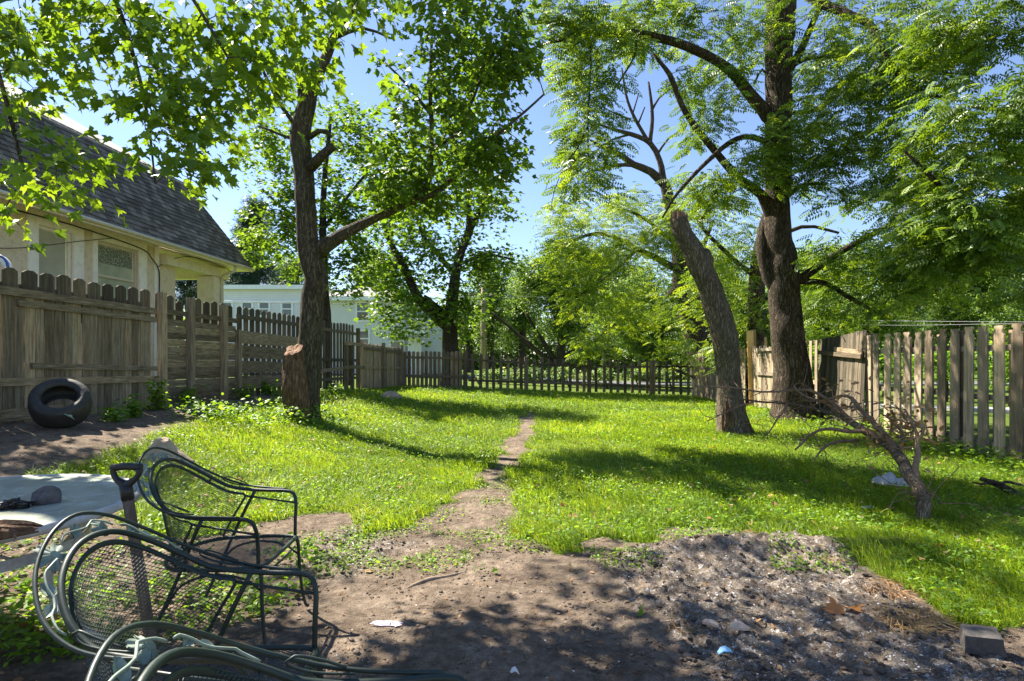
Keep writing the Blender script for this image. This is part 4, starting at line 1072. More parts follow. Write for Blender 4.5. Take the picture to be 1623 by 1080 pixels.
# back fence
BX0, BY0 = -4.59, 23.45; BX1, BY1 = 8.3, 25.9
angB = math.atan2(BX1 - BX0, BY1 - BY0)
def Bp(px):
    k = (px - CX) / F; s = (BY1 - BY0) / (BX1 - BX0); Y = (BY0 - s * BX0) / (1 - s * k); return (k * Y, Y)
def E2(px, z): x, y = Bp(px); return (x, y, z)
def zb(px): return float(gbase(*Bp(px)))
ff = fence('back fence stretch of close dog eared pickets in front of the blue house', Bp(690))
px = 642.0
while px < 737:
    part(ff, 'picket', M['fence_back'], lambda mb: board(mb, Bp(px), angB, .135, zb(px) + .03, 1.80 + random.uniform(-.02, .02), .02, 0, 'dog', random.uniform(-.006, .006)))
    px += 6.75
for z in (1.55, .78): part(ff, 'rail', M['fence_back_h'], lambda mb: rail(mb, E2(636, z), E2(738, z - .05), .09, .04, .04, angB))
for p_ in (637, 738): part(ff, 'post', M['fence_back'], lambda mb: board(mb, Bp(p_), angB, .14, .1, 1.85, .1, .06))
fg = fence('low back fence of widely gapped pickets across the end of the lawn', Bp(920))
def ztop(px): return 1.70 - .30 * min(1, max(0, (px - 749) / 176)) - .02 * max(0, (px - 925) / 165)
pk = [190, 238, 278, 318, 361, 404, 450, 487, 568, 612, 655, 697, 743, 785, 830, 870, 944, 993, 1036, 1077, 1122, 1166, 1210, 1257, 1330, 1375, 1417, 1463, 1508]
for q in pk:
    px = 700 + q / 3.857
    part(fg, 'picket', M['fence_back'], lambda mb: board(mb, Bp(px), angB, .135, zb(px) + .04, ztop(px) + random.uniform(-.03, .03), .02, 0, 'dog', random.uniform(-.02, .02)))
for q in (515, 898, 1290, 1278):
    px = 700 + q / 3.857
    part(fg, 'post', M['fence_back'], lambda mb: board(mb, Bp(px), angB, .16, zb(px) - .2, ztop(px) + .02, .1, .07))
for a, b in ((742, 833), (833, 932), (932, 1034), (1034, 1098)):
    part(fg, 'rail', M['fence_back_h'], lambda mb: rail(mb, E2(a, ztop(a) - .25), E2(b, ztop(b) - .25), .09, .04, .04, angB))
    part(fg, 'rail', M['fence_back_h'], lambda mb: rail(mb, E2(a, zb(a) + .36), E2(b, zb(b) + .36), .09, .04, .04, angB))
part(fg, 'brace', M['fence_back_h'], lambda mb: rail(mb, E2(745, 1.0), E2(764, zb(764) + .02), .14, .04, .1, angB), 'slanted prop board')
part(fg, 'brace', M['fence_back_h'], lambda mb: rail(mb, E2(1068, 1.0), E2(1100, .62), .13, .03, .1, angB), 'slanted board near the right corner')
fh = fence('short broken board stretch of the back fence behind the leaning dead trunk', Bp(1118))
def brk(mb):
    px = 1099
    while px < 1150:
        board(mb, Bp(px), angB, .15, -.3, 1.45 + random.uniform(-.08, .05), .02, 0, 'flat', random.uniform(-.03, .03), 0, random.random()); px += 5.2
part(fh, 'board_panel', M['fence_left'], brk)
part(fh, 'rail', M['fence_back_h'], lambda mb: rail(mb, E2(1098, .75), E2(1152, .7), .09, .04, .04, angB))

# right fence: far part
RR = lambda y, z: (Rpt(y), y, z)
fi = fence('far stretch of the right fence with tall grey boards behind the big walnut', (Rpt(17), 17))
def rpan(mb):
    y = 15.4
    while y < 25.6:
        if abs(y - 18.4) > .3:
            board(mb, (Rpt(y), y), angR, .15, float(gbase(Rpt(y), y)) + .02, 1.80 + random.uniform(-.05, .05), .02, 0, 'flat', random.uniform(-.01, .01), 0, random.random())
        y += .165
part(fi, 'board_panel', M['fence_left'], rpan)
for z in (1.72, 1.0): part(fi, 'rail', M['fence_right_h'], lambda mb: rail(mb, RR(15.3, z), RR(17.6, z), .09, .04, -.05, angR))
y = 13.4
for i in range(6):
    y = 13.25 + i * .30
    part(fi, 'picket', M['fence_left'], lambda mb: board(mb, (Rpt(y), y), angR, .13, .0, 1.87 + random.uniform(-.03, .03), .02, -.03, 'flat', random.uniform(-.015, .015)))
part(fi, 'rail', M['fence_right_h'], lambda mb: rail(mb, RR(13.1, .86), RR(15.3, .86), .09, .04, .0, angR))
# leaning grey panel
fp = fence('grey weathered board panel leaning on the right fence between walnut and tan pickets', (Rpt(12.2) - .3, 12.2), name='fence_panel')
def lean_board(mb, u0, w, zt, zb_, ex):
    f = line_xf((Rpt(12.3), 12.3, 0), angR)
    o = [(u0 - w / 2, zb_), (u0 + w / 2, zb_), (u0 + w / 2, zt), (u0 - w / 2, zt + random.uniform(-.02, .02))]
    def xf(v):
        v = v.copy(); v[:, 1] += -.05 - .10 * (1 - v[:, 2] / 1.9) + ex; v[:, 0] -= .05 * (1 - v[:, 2] / 1.9); return f(v)
    prism(mb, o, .02, xf)
def leanp(mb):
    u = -.95
    while u < .95:
        lean_board(mb, u, .118, 1.93 - .06 * u, .03, random.uniform(-.006, .006)); u += .126
part(fp, 'board_panel', M['fence_grey'], leanp)
def lr(mb, z, dz, u0, u1, off):
    f = line_xf((Rpt(12.3), 12.3, 0), angR)
    def xf(v):
        v = v.copy(); v[:, 2] = v[:, 2] + dz * v[:, 0]; v[:, 1] += -.085 - .10 * (1 - v[:, 2] / 1.9) - off; return f(v)
    prism(mb, [(u0, z - .045), (u1, z - .045), (u1, z + .045), (u0, z + .045)], .035, xf)
part(fp, 'rail', M['fence_left_h'], lambda mb: lr(mb, 1.62, .09, -.95, .2, 0))
part(fp, 'rail', M['fence_left_h'], lambda mb: lr(mb, 1.52, .06, -1.0, .9, .04))
# tan shadowbox pickets
fj = fence('right fence of tan pickets with notched tops nearest the fallen branch', (Rpt(9), 9))
yy = [11.25, 10.95, 10.6, 10.3, 10.0, 9.7, 9.4, 9.1, 8.8, 8.5, 8.2, 7.9, 7.6, 7.3, 7.0, 6.7, 6.4]
for i, y in enumerate(yy):
    zg = float(gbase(Rpt(y), y))
    part(fj, 'picket', M['fence_right'] if i > 1 else M['fence_left'], lambda mb: board(mb, (Rpt(y), y), angR, .19 + random.uniform(-.012, .012), zg + .02, 1.87 + random.uniform(-.015, .02), .022, -.04, 'notch', random.uniform(-.012, .012) + (.02 if i == 1 else 0)))
for i, y in enumerate(yy[2:]):
    zg = float(gbase(Rpt(y), y))
    part(fj, 'picket', M['fence_right'], lambda mb: board(mb, (Rpt(y - .15), y - .15), angR, .20, zg + .04, 1.80 + random.uniform(-.03, .01), .02, .06, 'flat', random.uniform(-.008, .008)), 'shaded back picket')
for z in (1.55, .84, .16):
    part(fj, 'rail', M['fence_right_h'], lambda mb: rail(mb, RR(6.0, z), RR(8.75, z), .085, .04, .012, angR))
    part(fj, 'rail', M['fence_right_h'], lambda mb: rail(mb, RR(8.76, z + .02), RR(11.3, z), .085, .04, .012, angR))
for y in (11.42, 8.72):
    part(fj, 'post', M['fence_left'] if y > 11 else M['fence_right'], lambda mb: board(mb, (Rpt(y), y), angR, .12, -.1, 1.92 if y > 11 else 1.84, .11, .075))
# new tan boards leaning
nb_label = ['widest new yellow pine board standing upright behind the dead trunk', 'twisted new pine board leaning right against the grey fence', 'narrow new pine board standing behind the widest one', 'short orange pine board leaning lowest in the bundle']
for i, (x0, y0, w, h, lean, tw) in enumerate([(1193, 640, .21, 2.46, .00, 0), (1203, 640, .15, 2.25, .13, 1.0), (1200, 640, .10, 2.5, .0, 0), (1212, 640, .12, 1.9, -.06, 0)]):
    Yb = 18.0 + (.12 if i == 2 else -.08 * i); X0 = (x0 - CX) / F * Yb; zg = float(gbase(X0, Yb))
    mb = MB(); n = 14; vs = []
    for k in range(n + 1):
        t = k / n; a = tw * (t - .2) if tw else 0
        cx = X0 + lean * h * t + (.10 * math.sin(t * 3.1) if tw else 0); cy = Yb + .22 * t; cz = zg + h * t
        for su, sw in ((-1, -1), (1, -1), (1, 1), (-1, 1)):
            dx = su * w / 2 * math.cos(a) - sw * .012 * math.sin(a); dy = su * w / 2 * math.sin(a) + sw * .012 * math.cos(a)
            vs.append((cx + dx, cy + dy, cz))
    fs = []
    for k in range(n):
        for q in range(4):
            fs.append((k * 4 + q, k * 4 + (q + 1) % 4, k * 4 + 4 + (q + 1) % 4, k * 4 + 4 + q))
    mb.add(np.array(vs), [np.array(fs), np.array([[3, 2, 1, 0], [n * 4, n * 4 + 1, n * 4 + 2, n * 4 + 3]])])
    tag(mb.build('pine_board', M['new_board']), nb_label[i], 'board', 'new pine boards at the right fence')

# ------------------------------------------------------------------ house on the left
AW = -10.4
phi = math.atan(.09)
HD = np.array([math.sin(phi), math.cos(phi), 0]); HN = np.array([math.cos(phi), -math.sin(phi), 0])
def HP(a, Y, z, off=0.0):       # point on the plane X = a + .09 Y at depth Y
    return np.array([a + .09 * Y, Y, z]) + HN * off
house = empty('stucco_house', (AW + .09 * 12, 12, .6), 'tan stucco house with a steep brown shingle roof over the left fence', 'house'); house['_abs'] = 1
def hquad(mb, pts, rnd=None): mb.add(np.array(pts), [[tuple(range(len(pts)))]], rnd)
def hbox(mb, a, Y0, Y1, z0, z1, o0, o1, rnd=None):
    c = [HP(a, Y, z, o) for Y in (Y0, Y1) for z in (z0, z1) for o in (o0, o1)]
    mb.add(np.array(c), [[(0, 1, 3, 2), (4, 6, 7, 5), (0, 4, 5, 1), (2, 3, 7, 6), (0, 2, 6, 4), (1, 5, 7, 3)]], rnd)
EZ = 4.3
def walls(mb):
    wins = [(Ypx(58, AW, .09), Ypx(114, AW, .09)), (Ypx(152, AW, .09), Ypx(218, AW, .09))]
    zs0, zs1 = 2.45, 4.07
    ys = [2.0] + [q for w in wins for q in w] + [14.4]
    for i in range(0, len(ys), 2): hbox(mb, AW, ys[i], ys[i + 1], 0, 4.5, -.2, 0)
    for a, b in wins:
        hbox(mb, AW, a, b, 0, zs0, -.2, 0); hbox(mb, AW, a, b, zs1, 4.5, -.2, 0)
    hbox(mb, AW, 14.4, 14.6, 0, 4.5, -3.0, 0)
part(house, 'wall', M['stucco'], walls)
part(house, 'porch_wall', M['stucco'], lambda mb: hbox(mb, AW, 14.65, 15.3, 0, 3.95, -.3, -.05))
part(house, 'column', M['stucco_cream'], lambda mb: hbox(mb, AW, 16.55, 17.05, 0, 3.85, -.28, .22))
part(house, 'porch_beam', M['stucco_cream'], lambda mb: (hbox(mb, AW, 14.62, 17.1, 3.87, 4.15, -.25, .2), hbox(mb, AW, 17.1, 17.35, 3.87, 4.15, -6, .2)))
part(house, 'porch_column', M['stucco_cream'], lambda mb: hbox(mb, AW, 16.6, 17.0, 0, 3.85, -5.2, -4.8))
for (p0, p1, q0, q1, pane, nm) in ((42, 130, 58, 114, M['screen'], 'left'), (145, 230, 152, 218, M['lace'], 'right')):
    Y0, Y1, W0, W1 = [Ypx(q, AW, .09) for q in (p0, p1, q0, q1)]
    def trim(mb):
        hbox(mb, AW, Y0, W0, 2.35, 4.25, 0.003, .05); hbox(mb, AW, W1, Y1, 2.35, 4.25, 0.003, .05)
        hbox(mb, AW, W0, W1, 4.07, 4.25, 0.003, .05); hbox(mb, AW, Y0 - .05, Y1 + .05, 2.25, 2.35, 0.003, .09)
    wo = part(house, 'window', M['white_trim'], trim)
    wo['label'] = 'screened window with blind' if nm == 'left' else 'window with lace curtain'
    def sash(mb):
        for a, b in ((W0, W0 + .05), (W1 - .05, W1)): hbox(mb, AW, a, b, 2.35, 4.07, -.09, -.03)
        hbox(mb, AW, W0 + .05, W1 - .05, 4.01, 4.07, -.09, -.03)
        hbox(mb, AW, W0 + .05, W1 - .05, 3.28, 3.33, -.09, -.045) if nm == 'right' else None
    mb = MB(); sash(mb); s_ = mb.build('sash', M['white_trim'] if nm == 'left' else M['gutter'], wo, origin=tuple(house.location))
    mb = MB(); hbox(mb, AW, W0 + .05, W1 - .05, 2.36, 3.6 if nm == 'right' else 4.01, -.13, -.10)
    mb.build('pane', M['curtain'] if nm == 'right' else pane, wo, origin=tuple(house.location))
    if nm == 'right':
        mb = MB(); hbox(mb, AW, W0 + .05, W1 - .05, 3.6, 4.01, -.13, -.10)
        mb.build('lace_curtain', M['lace'], wo, origin=tuple(house.location))
part(house, 'corner_trim', M['white_trim'], lambda mb: hbox(mb, AW, 14.42, 14.58, 0, 4.3, .003, .04))
AE = -9.6      # eave line
YT = 17.55
part(house, 'soffit', M['soffit'], lambda mb: (
    hquad(mb, [HP(AW, 2, 4.42, 0), HP(AE, 2, EZ - .06), HP(AE, YT, EZ - .16), HP(AW, YT - .7, 4.30, 0)]),
    hquad(mb, [HP(AW, 2, 4.40, 0.0), HP(AW, 2, 4.25, .03), HP(AW, 14.4, 4.25, .03), HP(AW, 14.4, 4.40, 0.0)]),
    hquad(mb, [HP(AW, YT - .7, 4.30, 0), HP(AE, YT, EZ - .16), HP(AE, YT, EZ - .16, -9), HP(AW, YT - .7, 4.30, -8)]),
    hquad(mb, [HP(AW, 14.6, 4.29, 0), HP(AW, YT - .7, 4.29, 0), HP(AW, YT - .7, 4.29, -6), HP(AW, 14.6, 4.29, -6)])))
def eavez(Y): return EZ - .10 * (Y / YT)
part(house, 'fascia', M['soffit'], lambda mb: (
    mb.add(np.array([HP(AE, 2, eavez(2) - .08), HP(AE, YT, eavez(YT) - .08), HP(AE, YT, eavez(YT) + .02), HP(AE, 2, eavez(2) + .02), HP(AE, 2, eavez(2) - .08, -.02), HP(AE, YT, eavez(YT) - .08, -.02), HP(AE, YT, eavez(YT) + .02, -.02), HP(AE, 2, eavez(2) + .02, -.02)]),
           [[(0, 1, 2, 3), (4, 7, 6, 5), (0, 4, 5, 1), (3, 2, 6, 7)]])))
mb = MB(); tube(mb, [HP(AE, Y, eavez(Y) - .01, .05) for Y in np.linspace(2, YT, 12)], .045, 8); mb.build('gutter', M['gutter'], house, smooth=True)
mb = MB(); pp, rr = catmull([HP(AE, 16.6, 4.14, .04), HP(AE, 16.6, 4.0, .0), HP(AE, 16.6, 3.93, -.25), HP(AW, 16.9, 3.8, .26), HP(AW, 16.9, 3.0, .26), HP(AW, 16.9, .6, .26)], [.04] * 6, .08)
tube(mb, pp, rr, 8); mb.build('downspout', M['gutter'], house, smooth=True)
# steep shingled slope, laid in courses of single shingles
HB = 2.25; TAN = math.tan(math.radians(60))
mb = MB(); rs = np.random.RandomState(9)
rows = 19
for r in range(rows):
    h0 = HB * r / rows - .01; h1 = HB * (r + 1) / rows + .05
    Y = 2.0 + rs.uniform(0, .1)
    yend0 = YT - h0 / TAN
    while Y < yend0:
        w = rs.uniform(.16, .24); Y1 = min(Y + w - .006, yend0); lift = .022 + rs.uniform(-.005, .007)
        def rp(Yq, h, o): return HP(AE, Yq, eavez(Yq) + .02 + h, -h / TAN + o)
        c = [rp(Y, h0, lift + .012), rp(Y1, h0, lift + .012), rp(min(Y1, YT - h1 / TAN + .05), h1, .004), rp(min(Y, YT - h1 / TAN + .03), h1, .004), rp(Y, h0, 0), rp(Y1, h0, 0)]
        mb.add(np.array(c), [[(0, 1, 2, 3), (4, 5, 1, 0)]], rs.uniform())
        Y += w
# end slope (faces away from the yard) and backing
hquad(mb, [HP(AE, YT, eavez(YT) + .02), HP(AE, YT, eavez(YT) + .02, -9), HP(AE, YT - HB / TAN, eavez(YT) + HB, -8), HP(AE, YT - HB / TAN, eavez(YT) + HB, -HB / TAN)], .4)
hquad(mb, [HP(AE, 2, eavez(2)), HP(AE, YT, eavez(YT)), HP(AE, YT - HB / TAN, eavez(YT) + HB, -HB / TAN - .01), HP(AE, 2, eavez(2) + HB, -HB / TAN - .01)], .2)
mb.build('roof', M['shingle'], house)
part(house, 'upper_roof', M['upper_roof'], lambda mb: (
    hquad(mb, [HP(AE, 2, EZ + HB - .02, -HB / TAN + .05), HP(AE, YT - HB / TAN, EZ + HB - .1, -HB / TAN + .05), HP(AE, YT - HB / TAN - 2.2, EZ + HB + 1.9, -HB / TAN - 3.2), HP(AE, 2, EZ + HB + 1.9, -HB / TAN - 3.2)]),
    hquad(mb, [HP(AE, 2, EZ + HB - .07, -HB / TAN + .05), HP(AE, YT - HB / TAN, EZ + HB - .15, -HB / TAN + .05), HP(AE, YT - HB / TAN, EZ + HB - .1, -HB / TAN + .055), HP(AE, 2, EZ + HB - .02, -HB / TAN + .055)])))
# cables
mb = MB()
def cab(pts, r=.014):
    p, q = catmull(pts, [r] * len(pts), .08); tube(mb, p, q, 5)
cab([HP(AW, 2.5, 4.0, .07), HP(AW, 10.5, 4.21, .07), HP(AW, 12.3, 4.22, .07), HP(AW, 13.9, 4.12, .08), HP(AW, 14.25, 3.95, .08), HP(AW, 14.5, 3.75, .06), HP(AW, 14.55, 3.4, .06), HP(AW, 14.5, 2.0, .06)])
cab([HP(AW, 14.5, 3.78, .07), HP(AW, 14.9, 4.05, .15), HP(AE, 15.0, 4.12, -.15), HP(AE, 16.1, 4.05, -.05), HP(AE, 16.6, 3.98, -.1)], .010)
cab([HP(AW, 9.0, 3.35, .10), HP(AW, 10.5, 3.45, .10), HP(AW, 12.2, 3.95, .09), HP(AW, 13, 4.18, .07)], .008)
mb.build('cable', M['cable'], house, smooth=True)

# ------------------------------------------------------------------ pale blue houses
bh = empty('blue_house', (-14, 38, .3), 'pale blue two storey house with hipped grey roof behind the back corner', 'house'); bh['_abs'] = 1
def wbox(mb, x0, x1, y0, y1, z0, z1): box(mb, ((x0 + x1) / 2, (y0 + y1) / 2, (z0 + z1) / 2), (x1 - x0, y1 - y0, z1 - z0))
def zx(py, Y): return H - (py - HY) / F * Y
def xx(px, Y): return (px - CX) / F * Y
YH = 38.0
x0, x1 = xx(517, YH), xx(641, YH); ze = zx(471, YH)
xr = xx(706, 50)
def bw(mb):
    v = [(x0, YH), (x1, YH), (xr, 50), (x0, 50)]
    c = [(x, y, z) for z in (0, ze) for x, y in v]
    mb.add(np.array(c), [[(0, 1, 5, 4), (1, 2, 6, 5), (2, 3, 7, 6), (3, 0, 4, 7)]])
part(bh, 'wall', M['bluewall'], bw)
def br(mb):
    e = .5; c = [(x0 - e, YH - e, ze), (x1 + e, YH - e, ze), (xr + e, 50 + e, ze), (x0 - e, 50 + e, ze)]
    pk_ = [(xx(575, 41), 42.5, zx(447, 40)), (xx(600, 44), 45.5, zx(447, 40))]
    mb.add(np.array(c + pk_), [[(0, 1, 4), (1, 2, 5), (3, 4, 5)], [(1, 5, 4, 1)], [(2, 3, 5)], [(3, 0, 4)]][0:1])
    mb.add(np.array(c + pk_), [[(1, 5, 4), (2, 3, 5), (3, 0, 4)]])
part(bh, 'roof', M['greyroof'], br)
part(bh, 'eave_trim', M['whitepaint'], lambda mb: (wbox(mb, x0 - .5, x1 + .5, YH - .52, YH - .45, ze - .28, ze - .004), ))
def window(parent, cx, cz, w, h, Y, trimw=.13, mull=True, frame_m=None):
    mb = MB()
    wbox(mb, cx - w / 2 - trimw, cx - w / 2, Y - .06, Y - .003, cz - h / 2 - trimw, cz + h / 2 + trimw); wbox(mb, cx + w / 2, cx + w / 2 + trimw, Y - .06, Y - .003, cz - h / 2 - trimw, cz + h / 2 + trimw)
    wbox(mb, cx - w / 2, cx + w / 2, Y - .06, Y - .003, cz + h / 2, cz + h / 2 + trimw * 1.3); wbox(mb, cx - w / 2, cx + w / 2, Y - .06, Y - .003, cz - h / 2 - trimw, cz - h / 2)
    if mull: wbox(mb, cx - w / 2, cx + w / 2, Y - .05, Y - .003, cz - .04, cz + .04)
    f = mb.build('window', M['whitepaint'], parent)
    mb = MB(); wbox(mb, cx - w / 2, cx + w / 2, Y - .02, Y + .02, cz - h / 2, cz + h / 2)
    mb.build('pane', M['pane'], f, origin=tuple(parent.location))
for (a, b, w, h) in ((575, 494, .72, 1.15), (575, 537, .75, .95), (627, 541, .60, .95)):
    window(bh, xx(a, YH), zx(b, YH), w, h, YH)
part(bh, 'porch_hood', M['whitepaint'], lambda mb: prism(mb, [(-1.0, 0), (1.0, 0), (.85, .35), (-.85, .45)], 1.0, lambda v: v @ np.array([[1, 0, 0], [0, 1, 0], [0, 0, 1]]) + np.array([xx(655, 37.5), 37.4, zx(533, 37.5)])))
part(bh, 'door', M['whitepaint'], lambda mb: wbox(mb, xx(647, YH), xx(668, YH), YH - .1, YH + .3, .2, zx(535, YH)))
part(bh, 'drainpipe', M['whitepaint'], lambda mb: wbox(mb, x1 - .1, x1 + .02, YH - .12, YH - .01, .3, ze - .3))
bg = empty('blue_annex', (-17, 40, .3), 'long flat roofed pale blue building between stucco house and maple trunk', 'building'); bg['_abs'] = 1
a0, a1, zt = xx(338, 40), xx(512, 40), zx(456, 40)
part(bg, 'wall', M['bluewall'], lambda mb: wbox(mb, a0, a1, 40, 52, 0, zt))
part(bg, 'roof', M['greyroof'], lambda mb: wbox(mb, a0 - .2, a1 + .2, 39.9, 52.2, zt + .004, zt + .08))
part(bg, 'cornice', M['whitepaint'], lambda mb: wbox(mb, a0 - .25, a1 + .25, 39.6, 39.88, zt - .15, zt + .14))
part(bg, 'belt_trim', M['whitepaint'], lambda mb: wbox(mb, a0, a1, 39.93, 39.99, zx(480, 40), zx(477, 40)))
for a in (360, 392, 419, 455): window(bg, xx(a, 40), zx(490, 40), .62, .85, 40)

# utility pole, wires
up = empty('utility_pole', (xx(766, 33), 33, 0), 'bare pale utility pole behind the back fence', 'pole'); up['_abs'] = 1
mb = MB(); tube(mb, [(xx(767, 33), 33, -.3), (xx(766, 33), 33, 4), (xx(766, 33), 33, zx(455, 33))], [.17, .15, .12], 10); mb.build('shaft', M['polewood'], up, smooth=True)
mb = MB(); wbox(mb, xx(766, 33) - .8, xx(766, 33) + .8, 32.80, 32.86, zx(470, 33), zx(466, 33)); mb.build('crossarm', M['polewood'], up)
def wire(label, pts, r):
    mb = MB(); p, q = catmull(pts, [r] * len(pts), 1.0); tube(mb, p, q, 5)
    tag(mb.build('power_line', M['wire'], smooth=True), label, 'power line', 'power lines')
M['wire'] = flat('bright_wire', (.25, .25, .25), .5)
wire('upper thin wire beyond the tan picket fence', [P(1300, 507, 30), P(1420, 509, 27), P(1530, 510, 24), P(1700, 511, 21)], .010)
wire('lower thin wire beyond the tan picket fence', [P(1300, 514, 30), P(1430, 516, 27), P(1560, 514, 24), P(1700, 513, 21)], .010)
wire('wire crossing in front of the blue houses from the stucco house', [P(340, 476, 30), P(520, 482, 31), P(766, 470, 33)], .012)
wire('wire leading right from the utility pole through the tree crowns', [P(766, 468, 33), P(900, 472, 33), P(1080, 468, 33)], .012)
wire('wire between the brown roof and the pine tree', [P(385, 398, 26), P(440, 405, 30), P(560, 415, 36)], .012)

# something white and rounded beyond the left fence, and a red bit
mb = MB()
pp = [P(-30, 425, 7.9), P(-22, 414, 7.9), P(-8, 409, 7.9), P(4, 412, 7.9), P(12, 422, 7.9), P(14, 445, 7.9), P(14, 480, 7.9)]
p, q = catmull(pp, [.05] * len(pp), .05); tube(mb, p, q, 10)
ar = tag(mb.build('playhouse_arch', M['whitepaint'], smooth=True), 'white rounded arch with a blue edge poking over the left fence', 'play frame')
mb = MB(); p2 = p + np.array([.03, -.04, .035]); tube(mb, p2, q * .35, 6); mb.build('edge', M['bluetrim'], ar, smooth=True)
mb = MB(); 
p, q = catmull([P(37, 455, 7.8), P(37.5, 459, 7.8), P(38, 468, 7.8), P(38, 520, 7.8)], [.012, .035, .045, .05], .05); tube(mb, p, q, 8)
tag(mb.build('traffic_cone', M['red'], smooth=True), 'small red tip showing through a gap between the fence pickets', 'cone')

# ------------------------------------------------------------------ patio chairs of bent tube and expanded metal
def mirror(pts): return pts + [(x, -y, z) for x, y, z in pts[-2::-1]]
ARM_HALF = [(.285, -.245, .40), (.285, -.25, .50), (.283, -.265, .58), (.265, -.28, .628), (.22, -.288, .642), (.10, -.292, .645), (.0, -.292, .652), (-.09, -.282, .672), (-.17, -.252, .726), (-.24, -.185, .795), (-.278, -.095, .848), (-.288, 0, .865)]
OUT_HALF = [(.22, -.296, .650), (.10, -.308, .658), (-.01, -.326, .668), (-.11, -.328, .697), (-.205, -.293, .752), (-.285, -.212, .832), (-.328, -.11, .898), (-.341, 0, .926)]
FR_HALF = [(-.10, -.235, .41), (-.05, -.262, .52), (.0, -.28, .618), (-.04, -.277, .632), (-.10, -.262, .652), (-.17, -.227, .704), (-.23, -.165, .769), (-.262, -.085, .818), (-.271, 0, .835)]

def wire_field(mb, surf, inside, u0, u1, v0, v1, pu, pv, r):
    """two families of crossing wires (expanded metal), clipped"""
    W, Hh = u1 - u0, v1 - v0
    sl = pv / pu
    for sgn in (1, -1):
        n = int((Hh + W * sl) / pv) + 2
        for i in range(-1, n):
            b = (v0 + i * pv - (W * sl if sgn > 0 else 0)) if sgn > 0 else (v0 + i * pv)
            us = np.linspace(u0, u1, 46)
            vs = b + sl * (us - u0) if sgn > 0 else b - sl * (us - u0)
            fine_u = np.linspace(u0, u1, 400); fine_v = b + sgn * sl * (fine_u - u0)
            ok = inside(fine_u, fine_v)
            j = 0
            while j < 400:
                if not ok[j]: j += 1; continue
                k = j
                while k + 1 < 400 and ok[k + 1]: k += 1
                if k - j >= 3:
                    m = max(2, int((k - j) / 12) + 1)
                    idx = np.linspace(j, k, m).astype(int)
                    tube(mb, surf(fine_u[idx], fine_v[idx], sgn), r, 3, False)
                j = k + 1

